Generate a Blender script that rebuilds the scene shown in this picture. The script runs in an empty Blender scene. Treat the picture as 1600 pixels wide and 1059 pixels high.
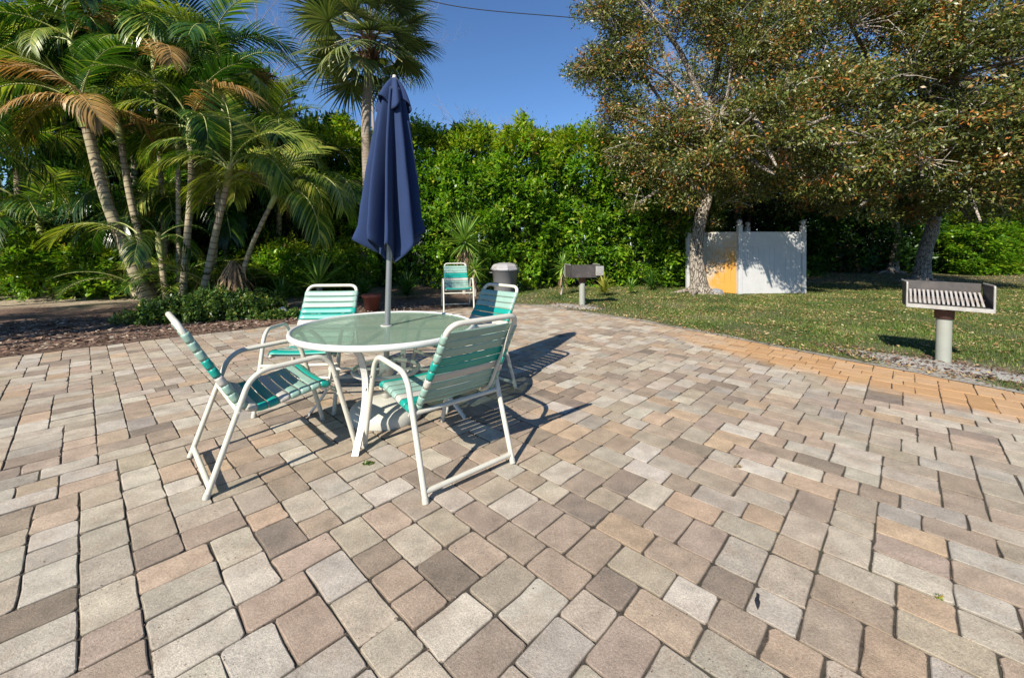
import bpy, math, random
import numpy as np
from mathutils import Vector, Matrix, noise as mnoise

# ---------------------------------------------------------------- camera, sky, sun, exposure
SC = bpy.context.scene
H = 1.30            # camera height
F = 645.0           # focal length in pixels of the 1600 px wide photograph
HV = 383.0          # row of the horizon
cam_d = bpy.data.cameras.new('camera')
cam = bpy.data.objects.new('camera', cam_d)
SC.collection.objects.link(cam)
cam.location = (0, 0, H)
cam.rotation_euler = (math.radians(90), 0, 0)
cam_d.sensor_width = 36.0
cam_d.lens = 36.0 * F / 1600.0
cam_d.shift_y = -(529.5 - HV) / 1600.0
cam_d.clip_start = 0.05
cam_d.clip_end = 1500
SC.camera = cam

SUN_EL, SUN_AZ = math.radians(36), math.radians(31)     # shadows fall 31 degrees right of straight ahead
world = bpy.data.worlds.new('World')
SC.world = world
world.use_nodes = True
wn = world.node_tree.nodes; wl = world.node_tree.links
sky = wn.new('ShaderNodeTexSky')
sky.sky_type = 'NISHITA'
sky.sun_disc = False
sky.sun_elevation = SUN_EL
sky.sun_rotation = math.radians(180) + SUN_AZ
sky.altitude = 0
sky.air_density = 1.05
sky.dust_density = 0.0
sky.ozone_density = 9.0
bg = wn['Background']
wl.new(sky.outputs[0], bg.inputs[0])
bg.inputs[1].default_value = 0.09
sun_d = bpy.data.lights.new('sun', 'SUN')
sun_d.energy = 5.0
sun_d.angle = math.radians(0.53)
sun_d.color = (1.0, 0.93, 0.81)
sun = bpy.data.objects.new('sun', sun_d)
SC.collection.objects.link(sun)
sdir = Vector((math.sin(SUN_AZ) * math.cos(SUN_EL), math.cos(SUN_AZ) * math.cos(SUN_EL), -math.sin(SUN_EL)))
sun.rotation_euler = sdir.to_track_quat('-Z', 'Y').to_euler()
sun.location = (-6, -10, 12)
SC.view_settings.view_transform = 'Standard'
SC.view_settings.look = 'None'
SC.view_settings.gamma = 1.0
SC.view_settings.exposure = 0.74
SC.view_settings.use_curve_mapping = False
SC.render.engine = 'CYCLES'
SC.cycles.max_bounces = 8
SC.cycles.transparent_max_bounces = 12
SC.cycles.use_denoising = True

random.seed(7)
RNG = np.random.default_rng(7)
COL = SC.collection

def at(u, v, Y):
    """a point at depth Y metres seen at photo pixel u, v"""
    return Vector(((u - 800.0) / F * Y, Y, H + (HV - v) * Y / F))

# ---------------------------------------------------------------- material helpers
def mat(name):
    m = bpy.data.materials.new(name); m.use_nodes = True
    nt = m.node_tree
    b = nt.nodes['Principled BSDF']
    return m, nt, b

def nd(nt, t, **kw):
    n = nt.nodes.new(t)
    for k, v in kw.items():
        setattr(n, k, v)
    return n

def mathn(nt, op, a, b=None, c=None, clamp=False):
    n = nt.nodes.new('ShaderNodeMath'); n.operation = op; n.use_clamp = clamp
    for i, x in enumerate((a, b, c)):
        if x is None: continue
        if isinstance(x, (int, float)): n.inputs[i].default_value = x
        else: nt.links.new(x, n.inputs[i])
    return n.outputs[0]

def mixc(nt, fac, a, b, blend='MIX'):
    n = nt.nodes.new('ShaderNodeMix'); n.data_type = 'RGBA'; n.blend_type = blend
    for i, x in ((0, fac), (6, a), (7, b)):
        if isinstance(x, (int, float)): n.inputs[i].default_value = x
        elif isinstance(x, tuple): n.inputs[i].default_value = (x[0], x[1], x[2], 1)
        else: nt.links.new(x, n.inputs[i])
    return n.outputs[2]

def coords(nt, obj=True):
    if obj:
        return nd(nt, 'ShaderNodeTexCoord').outputs['Object']
    return nd(nt, 'ShaderNodeNewGeometry').outputs['Position']

def noise_n(nt, vec, scale, detail=3, rough=0.55):
    n = nd(nt, 'ShaderNodeTexNoise'); n.inputs['Scale'].default_value = scale
    n.inputs['Detail'].default_value = detail; n.inputs['Roughness'].default_value = rough
    nt.links.new(vec, n.inputs['Vector']); return n

def ramp(nt, fac, stops):
    r = nd(nt, 'ShaderNodeValToRGB')
    els = r.color_ramp.elements
    while len(els) < len(stops): els.new(0.5)
    for e, (p, c) in zip(els, stops):
        e.position = p; e.color = (c[0], c[1], c[2], 1)
    nt.links.new(fac, r.inputs[0]); return r.outputs[0]

def bump(nt, b, h, strength, dist):
    n = nd(nt, 'ShaderNodeBump'); n.inputs['Strength'].default_value = strength
    n.inputs['Distance'].default_value = dist
    nt.links.new(h, n.inputs['Height']); nt.links.new(n.outputs[0], b.inputs['Normal'])

def attr(nt, name):
    n = nd(nt, 'ShaderNodeAttribute'); n.attribute_name = name; return n

def simple(name, col, rough=0.5, metal=0.0, nscale=30, namt=0.12, bscale=0, bstr=0.2, spec=0.5, dirt=None, dirt_scale=3):
    m, nt, b = mat(name)
    v = coords(nt)
    n = noise_n(nt, v, nscale, 4)
    k = mathn(nt, 'MULTIPLY_ADD', n.outputs[0], 2 * namt, 1 - namt)
    c = mixc(nt, 1.0, col, k, 'MULTIPLY')
    if dirt:
        n2 = noise_n(nt, v, dirt_scale, 6, 0.65)
        f = ramp(nt, n2.outputs[0], [(0.5, (0, 0, 0)), (0.72, (1, 1, 1))])
        c = mixc(nt, mathn(nt, 'MULTIPLY', f, 0.6), c, dirt)
    nt.links.new(c, b.inputs['Base Color'])
    b.inputs['Roughness'].default_value = rough
    b.inputs['Metallic'].default_value = metal
    b.inputs['Specular IOR Level'].default_value = spec
    if bscale: bump(nt, b, noise_n(nt, v, bscale, 4).outputs[0], bstr, 0.01)
    return m

def leafmat(name, stops, rough=0.45, transl=0.35, tcol=None, spec=0.4, objvar=0.0, vary=1.4):
    """foliage: colour by the per leaf value rnd, broad patches of tone by place, light passing through"""
    m, nt, b = mat(name)
    a = attr(nt, 'rnd').outputs['Fac']
    fac = a
    if objvar:
        oi = nd(nt, 'ShaderNodeObjectInfo').outputs['Random']
        fac = mathn(nt, 'ADD', a, mathn(nt, 'MULTIPLY_ADD', oi, objvar, -objvar / 2), clamp=True)
    c = ramp(nt, fac, stops)
    n = noise_n(nt, coords(nt, False), vary, 2)
    c = mixc(nt, 1.0, c, mathn(nt, 'MULTIPLY_ADD', n.outputs[0], 0.9, 0.55), 'MULTIPLY')
    nt.links.new(c, b.inputs['Base Color'])
    b.inputs['Roughness'].default_value = rough
    b.inputs['Specular IOR Level'].default_value = spec
    tr = nd(nt, 'ShaderNodeBsdfTranslucent')
    c2 = mixc(nt, 1.0, c, tcol or (1.25, 1.35, 0.5), 'MULTIPLY')
    nt.links.new(c2, tr.inputs[0])
    mx = nd(nt, 'ShaderNodeMixShader'); mx.inputs[0].default_value = transl
    nt.links.new(b.outputs[0], mx.inputs[1]); nt.links.new(tr.outputs[0], mx.inputs[2])
    nt.links.new(mx.outputs[0], nt.nodes['Material Output'].inputs[0])
    return m

M = {}
def build_materials():
    # pavers: colour of each comes from the attribute tint; iron stain from the attribute stain
    m, nt, b = mat('paver concrete')
    g = coords(nt, False)
    tint = attr(nt, 'tint').outputs['Color']
    st = attr(nt, 'stain').outputs['Fac']
    big = noise_n(nt, g, 9, 5, 0.6).outputs[0]
    c = mixc(nt, 1.0, tint, mathn(nt, 'MULTIPLY_ADD', big, 1.1, 0.45), 'MULTIPLY')
    hue = noise_n(nt, g, 5.5, 3, 0.6).outputs[0]
    hf = ramp(nt, hue, [(0.5, (0, 0, 0)), (0.7, (1, 1, 1))])
    c = mixc(nt, mathn(nt, 'MULTIPLY', hf, 0.45), c, (0.34, 0.25, 0.18))
    fine = noise_n(nt, g, 330, 4, 0.75).outputs[0]
    c = mixc(nt, 1.0, c, mathn(nt, 'MULTIPLY_ADD', fine, 1.5, 0.25), 'MULTIPLY')
    mid = noise_n(nt, g, 105, 3, 0.8).outputs[0]
    c = mixc(nt, 1.0, c, mathn(nt, 'MULTIPLY_ADD', mid, 1.3, 0.35), 'MULTIPLY')
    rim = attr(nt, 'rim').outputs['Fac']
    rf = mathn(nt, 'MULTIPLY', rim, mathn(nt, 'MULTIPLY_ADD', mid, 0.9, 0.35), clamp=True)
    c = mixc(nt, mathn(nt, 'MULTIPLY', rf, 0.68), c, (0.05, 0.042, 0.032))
    vo = nd(nt, 'ShaderNodeTexVoronoi'); vo.inputs['Scale'].default_value = 170; nt.links.new(g, vo.inputs['Vector'])
    sp = ramp(nt, vo.outputs['Distance'], [(0.10, (1, 1, 1)), (0.26, (0, 0, 0))])
    vr = nd(nt, 'ShaderNodeSeparateColor'); nt.links.new(vo.outputs['Color'], vr.inputs[0])
    pick = mathn(nt, 'GREATER_THAN', vr.outputs[0], 0.80)
    c = mixc(nt, mathn(nt, 'MULTIPLY', mathn(nt, 'MULTIPLY', sp, pick), 0.55), c, (0.62, 0.58, 0.52))
    pick2 = mathn(nt, 'LESS_THAN', vr.outputs[1], 0.16)
    c = mixc(nt, mathn(nt, 'MULTIPLY', mathn(nt, 'MULTIPLY', sp, pick2), 0.6), c, (0.10, 0.08, 0.065))
    dn = noise_n(nt, g, 2.2, 6, 0.7).outputs[0]
    df = ramp(nt, dn, [(0.52, (0, 0, 0)), (0.75, (1, 1, 1))])
    c = mixc(nt, mathn(nt, 'MULTIPLY', df, 0.30), c, (0.17, 0.145, 0.115))
    sn = noise_n(nt, g, 3.0, 4, 0.6).outputs[0]
    sf = mathn(nt, 'ADD', st, mathn(nt, 'MULTIPLY_ADD', sn, 0.7, -0.35))
    sf = ramp(nt, sf, [(0.30, (0, 0, 0)), (0.80, (1, 1, 1))])
    c = mixc(nt, mathn(nt, 'MULTIPLY', sf, 0.62), c, mixc(nt, 1.0, (0.50, 0.265, 0.095), mathn(nt, 'MULTIPLY_ADD', fine, 0.6, 0.7), 'MULTIPLY'))
    nt.links.new(c, b.inputs['Base Color'])
    b.inputs['Roughness'].default_value = 0.9; b.inputs['Specular IOR Level'].default_value = 0.25
    h = mathn(nt, 'ADD', mathn(nt, 'MULTIPLY', mathn(nt, 'ADD', fine, mid), 0.6), mathn(nt, 'MULTIPLY', big, 0.8))
    bump(nt, b, h, 0.75, 0.005)
    M['paver'] = m
    # joint sand
    m, nt, b = mat('joint sand')
    g = coords(nt, False)
    c = ramp(nt, noise_n(nt, g, 60, 4, 0.7).outputs[0], [(0.3, (0.018, 0.015, 0.011)), (0.72, (0.085, 0.068, 0.05))])
    moss = ramp(nt, noise_n(nt, g, 2.5, 4).outputs[0], [(0.55, (0, 0, 0)), (0.7, (1, 1, 1))])
    c = mixc(nt, mathn(nt, 'MULTIPLY', moss, 0.5), c, (0.05, 0.06, 0.03))
    nt.links.new(c, b.inputs['Base Color']); b.inputs['Roughness'].default_value = 1
    M['joint'] = m
    # lawn soil
    m, nt, b = mat('lawn soil')
    g = coords(nt, False)
    n1 = noise_n(nt, g, 1.3, 5, 0.65).outputs[0]; n2 = noise_n(nt, g, 22, 5, 0.7).outputs[0]
    c = ramp(nt, n2, [(0.25, (0.035, 0.04, 0.015)), (0.5, (0.085, 0.085, 0.035)), (0.75, (0.19, 0.16, 0.09))])
    edge = attr(nt, 'edge').outputs['Fac']
    c2 = ramp(nt, n2, [(0.3, (0.17, 0.15, 0.12)), (0.7, (0.42, 0.38, 0.32))])
    ef = ramp(nt, mathn(nt, 'ADD', edge, mathn(nt, 'MULTIPLY_ADD', n1, 1.2, -0.6)), [(0.45, (0, 0, 0)), (0.75, (1, 1, 1))])
    c = mixc(nt, ef, c, c2)
    nt.links.new(c, b.inputs['Base Color']); b.inputs['Roughness'].default_value = 1
    bump(nt, b, n2, 0.8, 0.03)
    M['lawn'] = m
    # mulch soil
    m, nt, b = mat('mulch soil')
    g = coords(nt, False)
    n2 = noise_n(nt, g, 18, 5, 0.7).outputs[0]
    c = ramp(nt, n2, [(0.25, (0.05, 0.03, 0.02)), (0.55, (0.15, 0.09, 0.06)), (0.8, (0.3, 0.21, 0.15))])
    sandy = attr(nt, 'edge').outputs['Fac']
    c2 = ramp(nt, n2, [(0.3, (0.2, 0.15, 0.1)), (0.7, (0.48, 0.39, 0.28))])
    c = mixc(nt, sandy, c, c2)
    nt.links.new(c, b.inputs['Base Color']); b.inputs['Roughness'].default_value = 1
    bump(nt, b, n2, 0.9, 0.03)
    M['mulch'] = m
    M['sand'] = simple('grey sand', (0.32, 0.305, 0.275), 1.0, nscale=9, namt=0.35, bscale=60, bstr=0.8, dirt=(0.10, 0.09, 0.07), dirt_scale=14)
    M['far'] = simple('far soil', (0.07, 0.065, 0.04), 1.0, nscale=2, namt=0.4)
    m, nt, b = mat('wood chips')
    c = ramp(nt, attr(nt, 'rnd').outputs['Fac'], [(0.0, (0.035, 0.02, 0.013)), (0.35, (0.13, 0.07, 0.045)), (0.65, (0.24, 0.145, 0.10)), (0.85, (0.34, 0.25, 0.18)), (1.0, (0.5, 0.42, 0.32))])
    nt.links.new(c, b.inputs['Base Color']); b.inputs['Roughness'].default_value = 0.9
    M['chips'] = m
    M['grass'] = leafmat('grass', [(0, (0.04, 0.08, 0.014)), (0.55, (0.115, 0.175, 0.026)), (0.85, (0.23, 0.25, 0.06)), (1, (0.42, 0.36, 0.15))], 0.5, 0.3, vary=0.9)
    M['litter'] = leafmat('fallen leaves', [(0, (0.09, 0.045, 0.02)), (0.4, (0.25, 0.14, 0.06)), (0.75, (0.42, 0.29, 0.13)), (1, (0.55, 0.46, 0.26))], 0.6, 0.15)
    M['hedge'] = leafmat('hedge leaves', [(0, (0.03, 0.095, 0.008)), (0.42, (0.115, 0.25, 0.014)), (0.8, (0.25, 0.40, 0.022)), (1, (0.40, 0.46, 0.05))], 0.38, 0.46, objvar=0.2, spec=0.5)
    M['hedge_top'] = leafmat('yellow olive hedge leaves', [(0, (0.11, 0.17, 0.012)), (0.5, (0.26, 0.34, 0.02)), (0.93, (0.44, 0.43, 0.06)), (1, (0.35, 0.22, 0.08))], 0.4, 0.45, objvar=0.2)  # yellower leaves for the hedge tops and scattered clumps
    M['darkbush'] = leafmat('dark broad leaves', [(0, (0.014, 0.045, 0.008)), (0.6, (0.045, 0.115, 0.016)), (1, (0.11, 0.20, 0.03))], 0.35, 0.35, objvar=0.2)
    M['oak'] = leafmat('oak leaves', [(0, (0.02, 0.04, 0.010)), (0.33, (0.085, 0.115, 0.022)), (0.58, (0.23, 0.24, 0.05)), (0.72, (0.30, 0.24, 0.085)), (0.84, (0.40, 0.20, 0.05)), (1, (0.46, 0.16, 0.03))], 0.40, 0.28, tcol=(1.2, 1.15, 0.6), spec=0.6)
    M['palm'] = leafmat('palm leaflets', [(0, (0.008, 0.034, 0.005)), (0.5, (0.030, 0.088, 0.010)), (0.8, (0.115, 0.20, 0.02)), (1, (0.34, 0.37, 0.07))], 0.30, 0.34, objvar=0.7, spec=0.5)
    M['palm_yellow'] = leafmat('yellow green palm leaflets', [(0, (0.07, 0.12, 0.015)), (0.5, (0.20, 0.26, 0.03)), (1, (0.44, 0.40, 0.08))], 0.4, 0.35, objvar=0.3)
    M['palm_gold'] = leafmat('browning palm leaflets', [(0, (0.18, 0.12, 0.03)), (0.5, (0.36, 0.22, 0.07)), (0.8, (0.5, 0.26, 0.08)), (1, (0.56, 0.46, 0.25))], 0.45, 0.25, tcol=(1.2, 1.1, 0.7), objvar=0.3)
    M['sabal'] = leafmat('fan palm leaf', [(0, (0.03, 0.055, 0.02)), (0.5, (0.09, 0.13, 0.045)), (0.85, (0.20, 0.22, 0.08)), (1, (0.38, 0.34, 0.15))], 0.35, 0.25, objvar=0.5, spec=0.5)
    M['yucca'] = leafmat('sword leaves', [(0, (0.07, 0.15, 0.03)), (0.6, (0.19, 0.33, 0.055)), (1, (0.42, 0.46, 0.12))], 0.4, 0.3)
    M['dry'] = leafmat('dry hanging leaves', [(0, (0.10, 0.06, 0.035)), (1, (0.36, 0.25, 0.14))], 0.7, 0.15)
    M['boots'] = leafmat('brown leaf bases', [(0, (0.05, 0.025, 0.015)), (1, (0.22, 0.11, 0.06))], 0.8, 0.05)
    M['cover'] = leafmat('ground cover leaves', [(0, (0.02, 0.055, 0.012)), (0.5, (0.07, 0.14, 0.025)), (0.85, (0.17, 0.22, 0.045)), (1, (0.4, 0.33, 0.08))], 0.4, 0.3)
    # palm stem with ring scars: attribute along = metres along the stem
    for key, c1, c2, k, dark in (('areca_stem', (0.22, 0.18, 0.105), (0.46, 0.39, 0.26), 48.0, (0.11, 0.085, 0.05)), ('sabal_stem', (0.15, 0.12, 0.09), (0.36, 0.31, 0.25), 70.0, (0.13, 0.10, 0.075))):
        m, nt, b = mat(key.replace('_', ' '))
        al = attr(nt, 'along').outputs['Fac']; v = coords(nt, False)
        nn = noise_n(nt, v, 7, 5, 0.65).outputs[0]
        c = mixc(nt, nn, c1, c2)
        w = mathn(nt, 'SINE', mathn(nt, 'ADD', mathn(nt, 'MULTIPLY', al, k), mathn(nt, 'MULTIPLY', nn, 2.5)))
        wf = ramp(nt, w, [(0.62, (0, 0, 0)), (0.95, (1, 1, 1))])
        c = mixc(nt, mathn(nt, 'MULTIPLY', wf, 0.8 if key == 'areca_stem' else 0.35), c, dark)
        c = mixc(nt, mathn(nt, 'MULTIPLY', ramp(nt, noise_n(nt, v, 2.1, 3).outputs[0], [(0.5, (0, 0, 0)), (0.68, (1, 1, 1))]), 0.45), c, (0.12, 0.15, 0.06) if key == 'areca_stem' else (0.2, 0.13, 0.08))
        nt.links.new(c, b.inputs['Base Color']); b.inputs['Roughness'].default_value = 0.8
        bump(nt, b, mathn(nt, 'SUBTRACT', nn, mathn(nt, 'MULTIPLY', wf, 0.6)), 0.5, 0.02)
        M[key] = m
    M['shaft'] = simple('palm crownshaft', (0.30, 0.33, 0.10), 0.5, nscale=8, namt=0.4, dirt=(0.32, 0.2, 0.1))
    m, nt, b = mat('oak bark')
    v = coords(nt, False)
    mp = nd(nt, 'ShaderNodeMapping'); mp.inputs['Scale'].default_value = (1, 1, 0.28); nt.links.new(v, mp.inputs[0])
    vo = nd(nt, 'ShaderNodeTexVoronoi'); vo.inputs['Scale'].default_value = 22; vo.feature = 'DISTANCE_TO_EDGE'; nt.links.new(mp.outputs[0], vo.inputs['Vector'])
    nn = noise_n(nt, mp.outputs[0], 14, 6, 0.7).outputs[0]
    crk = ramp(nt, mathn(nt, 'ADD', vo.outputs['Distance'], mathn(nt, 'MULTIPLY_ADD', nn, 0.3, -0.13)), [(0.02, (0, 0, 0)), (0.16, (1, 1, 1))])
    c = mixc(nt, crk, (0.07, 0.055, 0.04), mixc(nt, nn, (0.22, 0.18, 0.14), (0.46, 0.41, 0.34)))
    nt.links.new(c, b.inputs['Base Color']); b.inputs['Roughness'].default_value = 0.95
    bump(nt, b, crk, 0.8, 0.03)
    M['bark'] = m
    M['twig'] = simple('grey twig', (0.34, 0.30, 0.25), 0.9, nscale=6, namt=0.3)
    M['darktwig'] = simple('dark stem', (0.10, 0.075, 0.05), 0.9, nscale=6, namt=0.3)
    M['barewood'] = simple('bare grey twig', (0.30, 0.25, 0.22), 0.9, nscale=3, namt=0.2)
    M['frame'] = simple('cream powder coat', (0.55, 0.53, 0.45), 0.35, nscale=4, namt=0.05, dirt=(0.45, 0.41, 0.33), dirt_scale=9)
    M['white'] = simple('white powder coat', (0.62, 0.62, 0.59), 0.32, nscale=4, namt=0.04, dirt=(0.5, 0.48, 0.42), dirt_scale=7)
    M['sage'] = simple('pale green vinyl strap', (0.23, 0.36, 0.30), 0.42, nscale=12, namt=0.10, dirt=(0.33, 0.42, 0.34), dirt_scale=8)
    M['teal'] = simple('teal vinyl strap', (0.006, 0.27, 0.215), 0.38, nscale=12, namt=0.10)
    M['cream'] = simple('cream vinyl strap', (0.44, 0.42, 0.37), 0.42, nscale=12, namt=0.08, dirt=(0.45, 0.42, 0.35), dirt_scale=8)
    M['plug'] = simple('grey plastic cap', (0.45, 0.44, 0.40), 0.5)
    # umbrella cloth with a fine weave
    m, nt, b = mat('navy canvas')
    v = coords(nt)
    nn = noise_n(nt, v, 5, 4).outputs[0]; w = noise_n(nt, v, 420, 2).outputs[0]
    c = mixc(nt, nn, (0.013, 0.028, 0.080), (0.021, 0.040, 0.108))
    c = mixc(nt, 1.0, c, mathn(nt, 'MULTIPLY_ADD', w, 0.5, 0.75), 'MULTIPLY')
    nt.links.new(c, b.inputs['Base Color']); b.inputs['Roughness'].default_value = 0.85
    b.inputs['Sheen Weight'].default_value = 0.08; b.inputs['Specular IOR Level'].default_value = 0.2
    bump(nt, b, w, 0.2, 0.002)
    M['canvas'] = m
    M['pole'] = simple('grey aluminium pole', (0.30, 0.31, 0.31), 0.35, 0.6, nscale=10)
    # table glass: pebbled, part see through, part milky green
    m, nt, b = mat('frosted green glass')
    v = coords(nt)
    peb = nd(nt, 'ShaderNodeTexVoronoi'); peb.inputs['Scale'].default_value = 95; nt.links.new(v, peb.inputs['Vector'])
    b.inputs['Base Color'].default_value = (0.27, 0.36, 0.28, 1)
    b.inputs['Roughness'].default_value = 0.22
    b.inputs['Specular IOR Level'].default_value = 0.6
    bump(nt, b, peb.outputs['Distance'], 0.25, 0.004)
    tp = nd(nt, 'ShaderNodeBsdfTransparent'); tp.inputs[0].default_value = (0.78, 0.90, 0.80, 1)
    mx = nd(nt, 'ShaderNodeMixShader'); mx.inputs[0].default_value = 0.42
    nt.links.new(b.outputs[0], mx.inputs[1]); nt.links.new(tp.outputs[0], mx.inputs[2])
    nt.links.new(mx.outputs[0], nt.nodes['Material Output'].inputs[0])
    M['glass'] = m
    M['bin'] = simple('grey bin plastic', (0.20, 0.20, 0.21), 0.5, nscale=5, namt=0.2, dirt=(0.2, 0.19, 0.17), dirt_scale=5)
    M['binlid'] = simple('light grey bin lid', (0.30, 0.29, 0.30), 0.5, nscale=5, namt=0.2, dirt=(0.4, 0.36, 0.32), dirt_scale=4)
    M['steel'] = simple('sooty weathered steel', (0.065, 0.058, 0.055), 0.65, 0.2, nscale=7, namt=0.45, bscale=40, dirt=(0.13, 0.11, 0.10), dirt_scale=5)
    M['soot'] = simple('soot black steel', (0.03, 0.027, 0.025), 0.8, 0.1, nscale=9, namt=0.4)
    M['galv'] = simple('worn galvanised edge', (0.38, 0.37, 0.34), 0.5, 0.3, nscale=20, namt=0.3, dirt=(0.2, 0.12, 0.08), dirt_scale=14)
    M['rust'] = simple('rusty steel', (0.11, 0.055, 0.04), 0.8, 0.1, nscale=15, namt=0.4)
    M['bars'] = simple('grate bars', (0.50, 0.47, 0.43), 0.6, 0.3, nscale=15, namt=0.4, dirt=(0.22, 0.10, 0.05), dirt_scale=8)
    M['post'] = simple('painted grey green pipe', (0.27, 0.28, 0.245), 0.6, nscale=8, namt=0.14, dirt=(0.30, 0.29, 0.22), dirt_scale=6)
    # vinyl fence, with an iron stain sprayed on the left panel (attribute stain)
    m, nt, b = mat('white vinyl')
    v = coords(nt, False)
    nn = noise_n(nt, v, 3.2, 5, 0.7).outputs[0]
    c = mixc(nt, nn, (0.38, 0.38, 0.375), (0.56, 0.56, 0.55))
    st = attr(nt, 'stain').outputs['Fac']
    sf = ramp(nt, mathn(nt, 'ADD', st, mathn(nt, 'MULTIPLY_ADD', noise_n(nt, v, 6, 5, 0.7).outputs[0], 1.2, -0.62)), [(0.15, (0, 0, 0)), (0.85, (1, 1, 1))])
    c = mixc(nt, mathn(nt, 'MULTIPLY', sf, 0.93), c, mixc(nt, sf, (0.40, 0.29, 0.08), (0.56, 0.25, 0.02)))
    nt.links.new(c, b.inputs['Base Color']); b.inputs['Roughness'].default_value = 0.45
    M['vinyl'] = m
    M['stone'] = simple('pale stone', (0.5, 0.48, 0.44), 0.9, nscale=9, namt=0.2, bscale=14, bstr=0.6)
    M['greystone'] = simple('dull grey stone', (0.22, 0.22, 0.22), 0.9, nscale=9, namt=0.4, bscale=14, bstr=0.6)
    M['terracotta'] = simple('old terracotta', (0.13, 0.035, 0.02), 0.8, nscale=6, namt=0.3)
    M['cable'] = simple('black cable', (0.02, 0.02, 0.022), 0.6)
    M['smearleaf'] = simple('dark smear leaf', (0.02, 0.022, 0.03), 0.6)  # dark tone of the smear that the made up leaf replaces
    M['basewhite'] = simple('white resin umbrella base', (0.50, 0.49, 0.43), 0.4, nscale=5, namt=0.08, dirt=(0.4, 0.38, 0.3), dirt_scale=5)
build_materials()

# ---------------------------------------------------------------- mesh helpers
def np_mesh(name, V, Fa, attrs=None, smooth=False, mats=(), midx=None):
    me = bpy.data.meshes.new(name)
    V = np.asarray(V, dtype=np.float32); Fa = np.asarray(Fa, dtype=np.int32)
    k = Fa.shape[1]
    me.vertices.add(len(V)); me.vertices.foreach_set('co', V.ravel())
    me.loops.add(Fa.size); me.loops.foreach_set('vertex_index', Fa.ravel())
    me.polygons.add(len(Fa)); me.polygons.foreach_set('loop_start', np.arange(0, Fa.size, k, dtype=np.int32))
    if midx is not None: me.polygons.foreach_set('material_index', np.asarray(midx, dtype=np.int32))
    me.update(calc_edges=True)
    if smooth: me.polygons.foreach_set('use_smooth', np.ones(len(Fa), dtype=bool))
    for n, a in (attrs or {}).items():
        at_ = me.attributes.new(n, 'FLOAT', 'POINT'); at_.data.foreach_set('value', np.asarray(a, dtype=np.float32))
    for m in mats: me.materials.append(m)
    return me

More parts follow.
